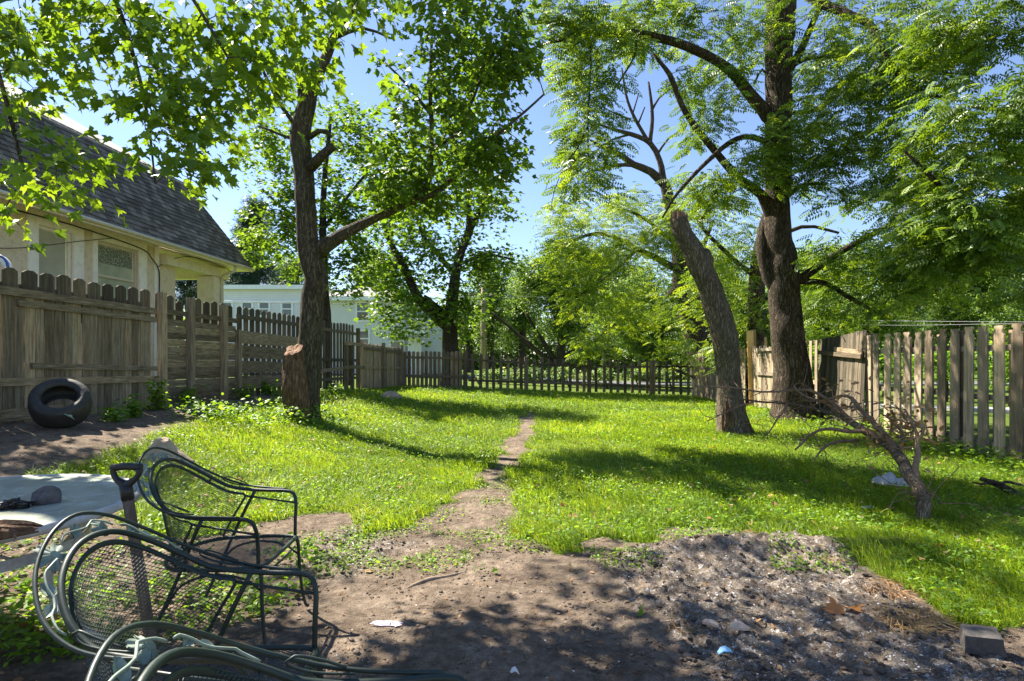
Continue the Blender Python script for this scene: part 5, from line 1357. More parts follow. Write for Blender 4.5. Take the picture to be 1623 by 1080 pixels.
def make_chair(label, loc, rz):
    root = empty('patio_chair', loc, label, 'chair', 'wrought iron mesh patio chairs', rz)
    arm, ra = catmull(mirror(ARM_HALF), [.0092] * (2 * len(ARM_HALF) - 1), .02)
    mb = MB(); tube(mb, arm, ra, 10); mb.build('arm_tube', M['iron'], root, smooth=True)
    out, ro = catmull(mirror(OUT_HALF), [.0060] * (2 * len(OUT_HALF) - 1), .02)
    mb = MB(); tube(mb, out, ro, 8); mb.build('outer_hoop', M['iron'], root, smooth=True)
    fr, rf = catmull(mirror(FR_HALF), [.0085] * (2 * len(FR_HALF) - 1), .02)
    mb = MB(); tube(mb, fr, rf, 8, squash=.45)
    for th in (-.9, -.35, .35, .9):       # short ties between the hoops
        i = int((th / 2.2 + .5) * (len(arm) - 1)); a = arm[i]; j = int(np.argmin(((fr - a) ** 2).sum(1))); tube(mb, [a, fr[j]], .0055, 6)
    mb.build('back_frame', M['iron'], root, smooth=True)
    # back mesh: barrel between seat and back frame
    TH = math.radians(82)
    def top(th): return .60 + .232 * np.maximum(np.cos(th), 0) ** 1.15
    def surf(u, v, s):
        th = u / .27; h = (v - .40) / (top(th) - .40); ex = .20 + .062 * h; ey = .238 + .042 * h
        return np.stack([-ex * np.cos(th) + .0 - .02 * h * np.cos(th), ey * np.sin(th), v + .0008 * s], 1)
    mb = MB(); wire_field(mb, surf, lambda u, v: (v > .405) & (v < top(u / .27) - .004), -.27 * TH, .27 * TH, .40, .85, .021, .0120, .0013)
    mb.build('back_mesh', M['iron_mesh'], root)
    # seat
    sp = [(.27, -.22, .40), (.285, -.245, .40), (.30, -.20, .403), (.305, 0, .405), (.30, .20, .403), (.285, .245, .40), (.15, .258, .40), (0, .25, .398), (-.12, .225, .396), (-.20, .13, .394), (-.225, 0, .393), (-.20, -.13, .394), (-.12, -.225, .396), (0, -.25, .398), (.15, -.258, .40)]
    q, rq = catmull(sp, [.010] * len(sp), .03); mb = MB(); tube(mb, q, rq, 8, closed=True)
    # rolled front apron
    tube(mb, [(.30, -.2, .36), (.31, 0, .362), (.30, .2, .36)], .006, 6)
    mb.build('seat_frame', M['iron'], root, smooth=True)
    def sin_(u, v):
        return ((np.abs(v) < .243) & (u > -.02) & (u < .295)) | ((u <= -.02) & (((u + .0) / .215) ** 2 + (v / .24) ** 2 < 1))
    mb = MB(); wire_field(mb, lambda u, v, s: np.stack([u, v, .398 - .012 * np.cos(u * 6) * np.cos(v * 6) + .0008 * s], 1), sin_, -.22, .30, -.25, .25, .023, .0132, .0012)
    mb.build('seat_mesh', M['iron_mesh'], root)
    for s in (-1, 1):
        p, r = catmull([(.29, s * .245, .40), (.30, s * .25, .36), (.305, s * .255, .25), (.318, s * .262, .10), (.335, s * .27, .015), (.350, s * .275, .004)], [.0095, .0095, .009, .0085, .008, .009], .03)
        mb = MB(); tube(mb, p, r, 8); mb.build('leg', M['iron'], root, smooth=True)
        p, r = catmull([(.05, s * .290, .645), (.0, s * .278, .54), (-.055, s * .262, .41), (-.13, s * .262, .24), (-.235, s * .27, .008)], [.0085] * 5, .04)
        mb = MB(); tube(mb, p, r, 8); mb.build('leg', M['iron'], root, smooth=True)
    # arched braces under the seat
    mb = MB()
    for s in (-1, 1):
        p, r = catmull([(.30, s * .252, .30), (.22, s * .25, .355), (.08, s * .25, .375), (-.06, s * .255, .33), (-.14, s * .262, .21)], [.006] * 5, .03); tube(mb, p, r, 6)
    mb.build('seat_brace', M['iron'], root, smooth=True)
    # scrolls where the outer hoop meets the arm
    for s in (-1, 1):
        pts = [(.02, s * .298, .668), (-.05, s * .30, .676), (-.10, s * .30, .69), (-.13, s * .292, .712), (-.11, s * .298, .722), (-.06, s * .305, .706), (.0, s * .303, .682)]
        p, r = catmull(pts, [.0035] * len(pts), .012); mb = MB(); tube(mb, p, r, 6); mb.build('scroll', M['iron'], root, smooth=True)
    # flowers and leaves riveted between the hoops
    def frame(t):      # t in -1..1 around the back; returns centre, tangent, up-across, normal
        i = int((t * .5 + .5) * (len(out) - 1)); j = int(np.argmin(((arm - out[i]) ** 2).sum(1)))
        c = (out[i] + arm[j]) / 2; tg = out[min(i + 1, len(out) - 1)] - out[max(i - 1, 0)]; tg /= np.linalg.norm(tg)
        ac = out[i] - arm[j]; ac -= tg * (ac @ tg); ac /= np.linalg.norm(ac); n = np.cross(tg, ac)
        if n @ np.array([c[0], c[1], 0]) < 0: n = -n
        return c, tg, ac, n
    def flower(t, R_, petals=5):
        c, tg, ac, n = frame(t); mb = MB(); c = c + n * .012
        for k in range(petals):
            a0 = k / petals * 6.283; vs = [c - n * .002]; m = 9
            for q in range(m + 1):
                w = (q / m - .5) * 2; a = a0 + w * (3.1416 / petals) * .97
                r = R_ * (1 - .62 * abs(w) ** 3 - (.12 if abs(w) < .12 else 0))
                vs.append(c + (tg * math.cos(a) + ac * math.sin(a)) * r + n * (.010 * (1 - abs(w)) + .006))
            vs = np.array(vs); mb.add(vs, [np.array([(0, 1 + q, 2 + q) for q in range(m)])]); mb.add(vs - n * .0025, [np.array([(0, 2 + q, 1 + q) for q in range(m)])])
        tube(mb, [c - n * .004, c + n * .008, c + n * .012], [.011, .010, .004], 8)
        mb.build('flower', M['patina'], root)
    def leaf(t, side, L, ang):
        c, tg, ac, n = frame(t); c = c + n * .006; d = tg * math.cos(ang) + ac * math.sin(ang); p = np.cross(n, d)
        vs = [c - d * L * .5]; k = 8; mb = MB(); top_ = []; bot_ = []
        for q in range(1, k):
            s = q / k; w = .30 * L * math.sin(math.pi * s ** .85)
            top_.append(c + d * L * (s - .5) + p * w - n * .004); bot_.append(c + d * L * (s - .5) - p * w - n * .004)
        mid = [c + d * L * (q / k - .5) + n * .003 for q in range(k + 1)]
        vs = np.array(mid + top_ + bot_); f = []
        for q in range(k):
            for off, rev in ((k + 1, 0), (k + 1 + k - 1, 1)):
                a = off + q - 1 if q > 0 else None; b = off + q if q < k - 1 else None
                if a is None: tr = [(0, 1, b)]
                elif b is None: tr = [(q, q + 1, a)]
                else: tr = [(q, q + 1, b), (q, b, a)]
                f += tr
        mb.add(vs, [np.array(f)]); mb.add(vs - n * .002, [np.array(f)])
        mb.build('leaf', M['patina'], root)
    for t, Rr in ((-.17, .050), (.12, .038)): flower(t, Rr)
    for t, s, L, a in ((-.32, 1, .058, .6), (-.41, 1, .052, -.6), (-.04, 1, .055, .7), (.26, 1, .045, .6), (.33, 1, .045, -.5)):
        leaf(t, s, L, a)
    mb = MB()
    for a, b in ((-.52, -.20), (-.12, .14), (.20, .48)):
        pts = []
        for k, t in enumerate(np.linspace(a, b, 9)):
            c, tg, ac, n = frame(t); pts.append(c + ac * .010 * math.sin(k * 1.3) - n * .001)
        p, r = catmull(pts, [.0032] * 9, .012); tube(mb, p, r, 6)
    mb.build('vine_stem', M['patina'], root, smooth=True)
    return root

def gz1(x, y): return float(gfine(np.array([x]), np.array([y]))[0])
make_chair('farthest patio chair, behind the shovel handle, its back against the table edge', (-1.47, 2.87, gz1(-1.47, 2.87)), math.radians(2))
make_chair('middle patio chair just in front of the shovel handle', (-.955, 1.69, gz1(-.975, 1.69)), math.radians(1))
make_chair('closest patio chair with pale flowers, cut by the bottom edge', (-.31, .985, gz1(-.31, .985)), math.radians(12))
make_chair('patio chair at the table cut by the left edge, only its curved rim in view', (-1.975, 1.62, gz1(-1.9, 1.6)), math.radians(-95))

# ------------------------------------------------------------------ table
TX, TY, TZ, TRd = -2.45, 2.46, .72, .70
tb = empty('patio_table', (TX, TY, gz1(TX, TY)), 'round frosted glass patio table with chalky white metal rim and stones on it', 'table'); tb['_abs'] = 1
mb = MB(); n = 96; a = np.arange(n) / n * 2 * math.pi
ring = np.stack([TX + TRd * np.cos(a), TY + TRd * np.sin(a), np.full(n, TZ - .012)], 1)
def ringtube(mb, R_, z, r, sq=1.0, k=10):
    n = 96; a = np.arange(n) / n * 2 * math.pi
    tube(mb, np.stack([TX + R_ * np.cos(a), TY + R_ * np.sin(a), np.full(n, z)], 1), r, k, closed=True, squash=sq)
ringtube(mb, TRd, TZ - .014, .021, .8)
mb.build('rim', M['table_metal'], tb, smooth=True)
mb = MB(); nn = 96; a = np.arange(nn) / nn * 2 * math.pi
c0 = np.stack([TX + (TRd - .012) * np.cos(a), TY + (TRd - .012) * np.sin(a), np.full(nn, TZ + .004)], 1); c1 = c0 - [0, 0, .008]
i = np.arange(nn); mb.add(np.concatenate([c0, c1]), [i.reshape(1, -1), (i[::-1] + nn).reshape(1, -1), np.stack([i, i + nn, (i + 1) % nn + nn, (i + 1) % nn], 1)])
mb.build('glass_top', M['table_glass'], tb)
for k in range(4):
    a = math.radians(25 + 90 * k); ca, sa = math.cos(a), math.sin(a)
    pts = [(TX + ca * .60, TY + sa * .60, TZ - .03), (TX + ca * .52, TY + sa * .52, .62), (TX + ca * .38, TY + sa * .38, .45), (TX + ca * .36, TY + sa * .36, .30), (TX + ca * .46, TY + sa * .46, .12), (TX + ca * .58, TY + sa * .58, gz1(TX + ca * .58, TY + sa * .58) + .01)]
    p, r = catmull(pts, [.017] * 6, .04); mb = MB(); tube(mb, p, r, 8, squash=1.5); mb.build('leg', M['table_metal'], tb, smooth=True)
mb = MB(); nseg = 96
for (R_, z, hh, th) in ((.50, .545, .045, .006),):
    a = np.arange(nseg) / nseg * 2 * math.pi
    vs = np.concatenate([np.stack([TX + (R_ + q) * np.cos(a), TY + (R_ + q) * np.sin(a), np.full(nseg, z + w)], 1) for q, w in ((0, -hh / 2), (th, -hh / 2), (th, hh / 2), (0, hh / 2))])
    i = np.arange(nseg); j = (i + 1) % nseg
    mb.add(vs, [np.stack([i + nseg * q, j + nseg * q, j + nseg * ((q + 1) % 4), i + nseg * ((q + 1) % 4)], 1) for q in range(4)])
mb.build('lower_ring', M['table_metal'], tb)
mb = MB(); tube(mb, [(TX, TY, .60), (TX, TY, .55)], .04, 12)
for k in range(4):
    a = math.radians(70 + 90 * k); tube(mb, [(TX, TY, .56), (TX + math.cos(a) * .5, TY + math.sin(a) * .5, .545)], .008, 6)
mb.build('cross_brace', M['table_metal'], tb, smooth=True)

def lump(name, center, size, mat, label, cat, seed, rz=0.0, sub=4, amp=.28, freq=1.7, facet=False, group=None, sink=.0, flatbot=True, cuts=0, peak=0.0):
    """a stone: rounded form broken by noise and flat breaks"""
    import bmesh
    bm = bmesh.new(); bmesh.ops.create_icosphere(bm, subdivisions=sub, radius=1.0)
    rs = np.random.RandomState(seed)
    v = np.array([q.co[:] for q in bm.verts]); v0 = v.copy()
    r = 1 + amp * (fbm(v0[:, 0] * freq + 5, v0[:, 1] * freq + v0[:, 2] * freq * .7, seed, 3) - .5) * 2
    r *= 1 + amp * .7 * (fbm(v0[:, 2] * freq + 9, v0[:, 0] * freq - v0[:, 1] * .8, seed + 5, 3) - .5) * 2
    v = v0 * r[:, None]
    for _ in range(cuts):
        d = rs.normal(0, 1, 3); d[2] = abs(d[2]) * .7; d /= np.linalg.norm(d); lim = rs.uniform(.52, .78)
        p = v @ d; ex = np.maximum(p - lim, 0); v = v - d * (ex * .93)[:, None]
    if peak: v[:, :2] *= (1 - peak * np.clip((v[:, 2:3] + .55) / 1.4, 0, 1)); v[:, 0] += peak * .25 * np.clip(v[:, 2] + .2, 0, 1)
    if flatbot: v[:, 2] = np.maximum(v[:, 2], -.55)
    v = v * np.array(size) / 2
    for q, p in zip(bm.verts, v): q.co = p
    me = bpy.data.meshes.new(name); bm.to_mesh(me); bm.free()
    if not facet: me.polygons.foreach_set('use_smooth', [True] * len(me.polygons))
    me.materials.append(mat); o = bpy.data.objects.new(name, me); COL.objects.link(o)
    o.location = (center[0], center[1], center[2] + size[2] / 2 * .52 - sink); o.rotation_euler = (0, 0, rz)
    return tag(o, label, cat, group)
tt = TZ + .006
def on_table(px, py):
    Y = (H - tt) * F / (py - HY); return ((px - CX) / F * Y, Y, tt)
x, y, z = on_table(72, 797); lump('stone', (x, y, z), (.15, .10, .10), M['darkrock'], 'blocky dark grey stone on the glass table', 'stone', 3, .2, cuts=6, amp=.12, facet=True)
x, y, z = on_table(26, 805); lump('charred_lump', (x, y, z), (.10, .07, .045), M['black'], 'black crumpled charred lump on the glass table beside the grey stone', 'charred lump', 6, .4, cuts=0, amp=.75, freq=3.2, facet=True)
x, y, z = on_table(8, 800); lump('charred_lump', (x - .01, y + .06, z), (.035, .03, .02), M['darkrock'], 'tiny grey fragment at the table edge past the charred lump', 'fragment', 8, cuts=2, facet=True)
# split wood on the table
x, y, z = on_table(-40, 850)
mb = MB(); rs = np.random.RandomState(12)
for k in range(9):
    yy_ = rs.uniform(-.035, .035); zz = rs.uniform(.008, .03); L0 = rs.uniform(-.05, .03); L1 = rs.uniform(.17, .25)
    pts = [(x + L0, y + yy_ + .0, z + zz), (x + .08, y + yy_ + rs.uniform(-.01, .01), z + zz + rs.uniform(-.003, .006)), (x + .15, y + yy_ * .8 + rs.uniform(-.01, .02), z + zz * .9 + .004), (x + L1, y + yy_ * .6 + .03, z + zz * .7 + .006)]
    p, r = catmull(pts, [.016, .02, .013, .003], .015); tube(mb, p, r, 6, True, .35, k, squash=.6)
tube(mb, catmull([(x + .12, y, z + .02), (x + .17, y - .03, z + .012), (x + .175, y - .035, z + .002)], [.006, .004, .002], .01)[0], .004, 5)
tag(mb.build('driftwood', M['driftwood']), 'rotten split brown wood chunk lying on the glass table by the left edge', 'wood chunk')

# ------------------------------------------------------------------ shovel
sh = empty('shovel', (-1.33, 2.1, gz1(-1.33, 2.1)), 'D handled shovel stuck upright in the dirt between the chairs', 'shovel'); sh['_abs'] = 1
Ys = 2.08
S0 = np.array(P(199, 768, Ys)); S1 = np.array([P(246, 1060, Ys)[0], Ys, P(246, 1060, Ys)[2]]); dS = (S1 - S0) / np.linalg.norm(S1 - S0)
mb = MB(); pts = [S0 + dS * t * np.linalg.norm(S1 - S0) * 1.0 for t in np.linspace(.06, 1.25, 10)]
tube(mb, pts, np.linspace(.0185, .020, 10), 12, True, .05, 3); mb.build('shaft', M['shaft'], sh, smooth=True)
mb = MB()
A = np.array(P(179, 742, Ys)); B = np.array(P(222, 741, Ys)); C_ = S0
pl, rl = catmull([C_ + dS * .06, C_ + dS * .01, C_ * .55 + A * .45 + np.array([-.012, 0, -.008]), A + np.array([0, 0, -.012]), A + np.array([.008, 0, .0])], [.019, .017, .0105, .010, .012], .01); tube(mb, pl, rl, 10)
pl, rl = catmull([C_ + dS * .06, C_ + dS * .01, C_ * .55 + B * .45 + np.array([.012, 0, -.008]), B + np.array([0, 0, -.012]), B + np.array([-.008, 0, .0])], [.019, .017, .0105, .010, .012], .01); tube(mb, pl, rl, 10)
tube(mb, catmull([A + np.array([-.004, 0, 0]), (A + B) / 2 + np.array([0, 0, .005]), B + np.array([.004, 0, 0])], [.0125, .015, .0125], .01)[0], .0135, 12)
tube(mb, [C_ + dS * .0, C_ + dS * .055], [.021, .0215], 12)
mb.build('grip', M['black'], sh, smooth=True)
mb = MB(); e = pts[-1]
tube(mb, [e - dS * .22, e - dS * .02], [.022, .026], 12)
bl = []
for t, w, cv in ((0, .05, .02), (.03, .11, .03), (.12, .12, .028), (.2, .105, .02), (.27, .04, .008)):
    for s in (-1, -.5, 0, .5, 1): bl.append(e + dS * (t - .03) + np.array([s * w, cv * (s * s), 0]))
q = np.array([(r_ * 5 + c_, r_ * 5 + c_ + 1, r_ * 5 + c_ + 6, r_ * 5 + c_ + 5) for r_ in range(4) for c_ in range(4)])
mb.add(np.array(bl), [q]); mb.add(np.array(bl) + np.array([0, .004, 0]), [q[:, ::-1]]); mb.build('blade', M['steel'], sh, smooth=True)

# ------------------------------------------------------------------ tyre leaning on the fence
gy_ = 6.55; tx_ = (95 - CX) / F * gy_
def tyre():
    zg = gz1(-5.25, 6.5)
    c = np.array(P(96, 645, 6.6)); R0, rs_ = .285, .105
    axis_ = Vector((.40, -.62, .66)).normalized()
    u = Vector((0, 0, 1)).cross(axis_).normalized(); v = axis_.cross(u)
    prof = [(-.095, .205), (-.11, .225), (-.118, .27), (-.112, .32), (-.095, .352), (-.05, .366), (.0, .37), (.05, .366), (.095, .352), (.112, .32), (.118, .27), (.11, .225), (.095, .205), (.085, .205), (.09, .24), (.092, .30), (.07, .335), (0, .345), (-.07, .335), (-.092, .30), (-.09, .24), (-.085, .205)]
    n = 72; m = len(prof); vs = []
    for i in range(n):
        a = i / n * 6.2832
        for j, (w, r) in enumerate(prof):
            g = -.006 if (r > .35 and w in (-.05, .05)) else 0
            lug = -.006 if (3 <= j <= 9 and i % 2) else 0
            d = u * math.cos(a) + v * math.sin(a); p = Vector(c) + d * ((r + g + lug) * .80) + axis_ * w * 1.3
            vs.append(p[:])
    i = np.arange(n)[:, None]; j = np.arange(m)[None, :]
    fa = np.stack([i * m + j, ((i + 1) % n) * m + j, ((i + 1) % n) * m + (j + 1) % m, i * m + (j + 1) % m], -1).reshape(-1, 4)
    vs = np.array(vs)
    vs[:, 2] += zg - vs[:, 2].min() - .015
    mb = MB(); mb.add(vs, [fa]); o = mb.build('tyre', M['rubber'], smooth=True)
    tag(o, 'old black car tyre leaning against the left fence', 'tyre')
    lo = vs[(vs @ np.array(axis_[:])).argsort()[-400:]]
    return c, axis_, vs
tc, tax, tvs = tyre()
mb = MB(); v_, f_ = leaf_template('maple')
best = tvs[np.argmin(((tvs - np.array(P(113, 662, 6.35))) ** 2).sum(1))]
place(mb, (v_, f_), np.array([best + np.array([-.03, -.03, .01])]), .12, np.array([.4]), .3, 0, np.array([.95]))
M['paleleaf'] = leaf_mat('pale_green_leaf', [(.22, .36, .22), (.32, .46, .32), (.36, .5, .36)], (1, 1, 1), .3)
tag(mb.build('maple_leaf', M['paleleaf']), 'single pale green leaf lying on the tyre', 'leaf')

# ------------------------------------------------------------------ rocks, brick, rubbish
x, y, z = G(249, 737)
lump('rock', (x, y + .1, gz1(x, y) ), (.56, .48, .40), M['rock'], 'large pale boulder in the grass behind the patio chairs', 'rock', 15, .5, cuts=9, amp=.22, sink=.03, sub=5, peak=.40)
x, y, z = G(620, 631)
lump('rock', (x, y, gz1(x, y)), (.66, .45, .30), M['rock'], 'pale flat boulder at the far end of the lawn by the back corner', 'rock', 22, .3, cuts=5, amp=.18, sink=.03, sub=4)
x, y, z = G(1556, 1032)
o = lump('brick', (x, y, gz1(x, y)), (.14, .11, .10), M['paver'], 'grey broken concrete brick at the right edge of the ash patch', 'brick', 30, -.35, cuts=0, amp=.05, sub=2, sink=.0)
import bmesh
bm = bmesh.new(); bmesh.ops.create_cube(bm, size=1); bmesh.ops.subdivide_edges(bm, edges=bm.edges[:], cuts=5, use_grid_fill=True)
for q in bm.verts:
    c = q.co; nz = float(fbm(c.x * 5 + 3, c.y * 5 + c.z * 4, 9)) - .5
    q.co = Vector((c.x * .145 * (1 - .12 * c.z), c.y * .11, c.z * .085)) * (1 + .10 * nz)
    if c.x > 0 : pass
me = bpy.data.meshes.new('brick'); bm.to_mesh(me); bm.free(); me.materials.append(M['paver']); o.data = me; o.rotation_euler = (.12, -.10, -.5); o.location.z = gz1(x, y) + .045

def shard(px, py, L, W, mat, name, label, cat, seed, thick=.012, curl=.02, rz=0, tiltx=.2):
    x, y, z = G(px, py); rs = np.random.RandomState(seed); n = 9
    ang = np.linspace(0, 2 * math.pi, n, endpoint=False); r = rs.uniform(.7, 1.1, n)
    o = np.stack([np.cos(ang) * L / 2 * r, np.sin(ang) * W / 2 * r], 1); top = [(a, b, curl * (1 - (a / L * 2) ** 2) + b * tiltx) for a, b in o]
    mb = MB(); ca, sa = math.cos(rz), math.sin(rz)
    vs = np.array([(0, 0, curl)] + top + [(0, 0, curl - thick)] + [(a, b, c - thick) for a, b, c in top])
    vs = vs @ np.array([[ca, sa, 0], [-sa, ca, 0], [0, 0, 1]]) + np.array([x, y, gz1(x, y) + W * .25 * abs(tiltx) + thick + .006])
    i = np.arange(n); j = (i + 1) % n
    mb.add(vs, [np.stack([i * 0, i + 1, j + 1], 1), np.stack([i * 0 + n + 1, j + n + 2, i + n + 2], 1), np.stack([i + 1, i + n + 2, j + n + 2, j + 1], 1)])
    return tag(mb.build(name, mat), label, cat)
shard(1125, 1003, .10, .04, M['clay'], 'clay_shard', 'narrow broken clay shard in the ash patch', 'shard', 1, rz=-.5)
shard(1172, 1010, .115, .06, M['clay'], 'clay_shard', 'wide broken clay shard with a hole, right of the narrow shard', 'shard', 2, rz=-.1)
shard(1150, 1052, .07, .045, M['blueplastic'], 'plastic_scrap', 'blue plastic scrap in the ash near the bottom edge', 'scrap', 3, .004)
shard(815, 1071, .04, .03, M['chip'], 'paper_scrap', 'small white scrap on the dirt at the bottom middle', 'scrap', 4, .003)
shard(586, 891, .045, .02, M['chip'], 'paper_scrap', 'small white scrap on the dirt left of the exposed root', 'scrap', 5, .003)
shard(1027, 947, .03, .02, M['chip'], 'paper_scrap', 'small pale scrap on the dirt between path and ash', 'scrap', 6, .003)

M['orange'] = leaf_mat('orange_leaf', [(.42, .16, .05), (.55, .24, .08), (.6, .3, .12)], (1, 1, 1), .25, .6)
def crumple(px, py, size, mat, name, label, cat, seed, rz=0.0, up=.5, lift=.0):
    x, y, z = G(px, py); n = 15; rs = np.random.RandomState(seed)
    u, v = np.meshgrid(np.linspace(-.5, .5, n), np.linspace(-.5, .5, n))
    hgt = (fbm(u * 5 + seed, v * 7, seed, 3) - .3) * up * (1 - (2 * np.maximum(abs(u), abs(v))) ** 3 * .9)
    uu = u + (fbm(u * 4, v * 4 + 9, seed + 1, 2) - .5) * .45; vv = v + (fbm(u * 4 + 20, v * 4, seed + 2, 2) - .5) * .45
    ca, sa = math.cos(rz), math.sin(rz); X = uu * size[0]; Y_ = vv * size[1]
    vs = np.stack([x + X * ca - Y_ * sa, y + X * sa + Y_ * ca, gz1(x, y) + lift + .008 + np.maximum(hgt, 0) * size[1]], -1).reshape(-1, 3)
    i = (np.arange(n - 1)[:, None] * n + np.arange(n - 1)[None]).ravel(); mb = MB()
    mb.add(vs, [np.stack([i, i + 1, i + n + 1, i + n], 1)], rs.uniform(0, 1, n * n)); return tag(mb.build(name, mat, smooth=True), label, cat)
crumple(612, 989, (.135, .05), M['purplebag'], 'plastic_wrapper', 'lilac and white torn wrapper on the bare dirt', 'wrapper', 3, -.12, .5)
crumple(1412, 772, (.30, .22), M['plasticbag'], 'plastic_bag', 'crumpled white plastic bag caught under the fallen branch', 'bag', 7, -.5, 1.1, .05)
crumple(1376, 815, (.09, .06), M['plasticbag'], 'plastic_scrap', 'small pale scrap in the grass left of the branch butt', 'scrap', 8, 0, .8, .04)
crumple(585, 905, (.05, .03), M['straw'], 'dry_leaf_scrap', 'curled dry scrap on the dirt above the wrapper', 'scrap', 9, 0, .8)
for k, (px, py, s, rz, lab) in enumerate([(1338, 975, .13, .3, 'large orange dry leaf lying on the grey ash'), (1322, 1000, .05, 1, 'small yellow brown leaf on the ash below the orange leaf'), (62, 998, .12, 2.2, 'brown curled dry leaf on the dirt under the table'),
        (1020, 983, .09, .5, 'fresh green leaf on the dirt at the edge of the ash'), (790, 909, .06, 2, 'yellow green leaf on the path below the lawn'), (455, 775, .0, 0, '')]):
    if s == 0: continue
    x, y, z = G(px, py); mb = MB()
    place(mb, leaf_template('maple'), np.array([(x, y, gz1(x, y) + .02), (x + .02, y + .01, gz1(x, y) + .03)][:(2 if k in (0, 2) else 1)]), s, None, .45, 0, None)
    tag(mb.build('fallen_leaf', M['orange'] if k == 0 else M['deadleaf'] if k in (1, 2) else M['weed']), lab, 'leaf', 'single leaves on the dirt')

# exposed root
mb = MB()
pts = [G(735, 905), G(705, 912), G(680, 917), G(655, 925), G(636, 934)]
p, r = catmull([(a, b, gz1(a, b) - .004) for a, b, c in pts], [.006, .016, .022, .017, .004], .03); tube(mb, p, r, 8, True, .2, 2, squash=.8)
M['rootbark'] = flat('dusty_root', (.25, .185, .135), .95, 0, .3, 25, .5, .1)
tag(mb.build('tree_root', M['rootbark'], smooth=True), 'short brown root surfacing in the bare dirt', 'root')

# ------------------------------------------------------------------ fallen branch
M['twigwood'] = flat('brown_twig_bark', (.21, .135, .085), .85, 0, .35, 20, .3, .2)
fbk = empty('fallen_branch', G(1462, 832), 'big bare fallen branch with a cut butt lying in the grass at the right', 'branch'); fbk['_abs'] = 1
main = [(1462, 834, 4.72, 18.5), (1463, 812, 4.72, 20.7), (1464, 790, 4.76, 21.5), (1450, 768, 4.9, 20.0), (1436, 745, 5.1, 19.2), (1424, 722, 5.35, 17.0), (1408, 705, 5.6, 15.5), (1385, 692, 5.85, 13.3), (1360, 676, 6.1, 10.4), (1330, 659, 6.4, 7.4), (1300, 650, 6.7, 5.2), (1250, 640, 7.0, 3.7), (1200, 636, 7.2, 3.0), (1150, 630, 7.4, 1.9)]
def fl(spec, mb, k=8, bump=.12, seed=1):
    pts, rad = limb_world(spec); pts, rad = catmull(pts, rad, .05); pts += (np.stack([fbm(np.arange(len(pts)) * .3, np.full(len(pts), q * 5.3), seed + q, 2) for q in range(3)], 1) - .5) * .03
    tube(mb, pts, rad, k, True, bump, seed, rnd=.4, capmi=1 if k > 10 else None); return pts, rad
mb = MB(); mp_, mr_ = fl(main, mb, 16, .14, 2); mb.build('stem', [M['bark_fallen'], M['cutwood']], fbk, smooth=True)
subs = [[(1360, 676, 6.1, 7), (1320, 640, 6.4, 6), (1290, 622, 6.6, 5), (1265, 618, 6.8, 4), (1210, 622, 7.0, 3), (1150, 614, 7.2, 3), (1100, 612, 7.3, 2)],
        [(1330, 659, 6.4, 6), (1310, 640, 6.5, 5), (1275, 628, 6.7, 4), (1258, 612, 6.8, 3)],
        [(1400, 700, 5.7, 9), (1375, 685, 5.8, 8), (1345, 684, 5.9, 6), (1310, 680, 6.0, 5), (1290, 688, 6.1, 4), (1262, 712, 6.0, 3)],
        [(1360, 700, 5.9, 6), (1330, 702, 5.9, 5), (1305, 712, 5.9, 4), (1292, 730, 5.8, 2)],
        [(1424, 722, 5.35, 12), (1402, 690, 5.6, 9), (1375, 660, 5.9, 7), (1350, 632, 6.2, 6), (1335, 628, 6.3, 4), (1312, 634, 6.4, 3)],
        [(1385, 668, 5.8, 6), (1365, 650, 6.0, 5), (1340, 645, 6.2, 3), (1318, 650, 6.3, 2)],
        [(1455, 775, 4.85, 12), (1450, 745, 5.0, 10), (1455, 715, 5.15, 8), (1454, 690, 5.3, 6), (1442, 665, 5.4, 4), (1432, 650, 5.5, 3)],
        [(1454, 700, 5.25, 5), (1462, 680, 5.3, 4), (1440, 660, 5.6, 3)],
        [(1424, 722, 5.35, 8), (1430, 690, 5.6, 6), (1415, 670, 5.8, 5), (1400, 658, 6.0, 3)],
        [(1462, 790, 4.76, 6), (1475, 789, 4.75, 5), (1480, 783, 4.75, 2)],
        [(1250, 640, 7.0, 3), (1235, 660, 6.9, 3), (1215, 690, 6.8, 2)], [(1200, 636, 7.2, 3), (1170, 645, 7.1, 2), (1120, 668, 7, 1.5)]]
mb = MB(); rs = np.random.RandomState(44); base = []
for i, s in enumerate(subs):
    pts, rad = fl(s, mb, 7, .1, 50 + i); base.append((pts, rad))
base.append((mp_[len(mp_) // 3:], mr_[len(mp_) // 3:]))
for k in range(120):
    pts, rad = base[rs.randint(len(base))]; j = rs.randint(len(pts) // 4, len(pts)); a = pts[j]; L = rs.uniform(.12, .55)
    d = np.array([rs.uniform(-1.2, .5), rs.uniform(-.2, .8), rs.uniform(-.5, .7)]); d /= np.linalg.norm(d)
    q = [a, a + d * L * .35 + rs.normal(0, .03, 3), a + d * L * .7 + rs.normal(0, .05, 3), a + d * L + rs.normal(0, .06, 3) - np.array([0, 0, .05])]
    q = [np.array([w[0], w[1], max(w[2], gz1(w[0], w[1]) + .02)]) for w in q]
    p, r = catmull(q, [min(.006, rad[j] * .7), .004, .003, .0015], .06); tube(mb, p, r, 4, False)
mb.build('twigs', M['twigwood'], fbk, smooth=True)
mb = MB(); rs = np.random.RandomState(46)
cen = np.array([P(1425, 660, 5.6), P(1438, 690, 5.4), P(1400, 690, 5.7), P(1330, 635, 6.3)]); pos = cen[rs.randint(0, 4, 260)] + rs.normal(0, .13, (260, 3))
place(mb, leaf_template('oval'), pos, rs.uniform(.04, .09, 260), tilt=1.0, rs=rs); mb.build('dead_leaves', M['deadleaf'], fbk)
sb = empty('fallen_branch', G(1600, 800), 'dark fallen limb entering at the right edge of the grass', 'branch'); sb['_abs'] = 1
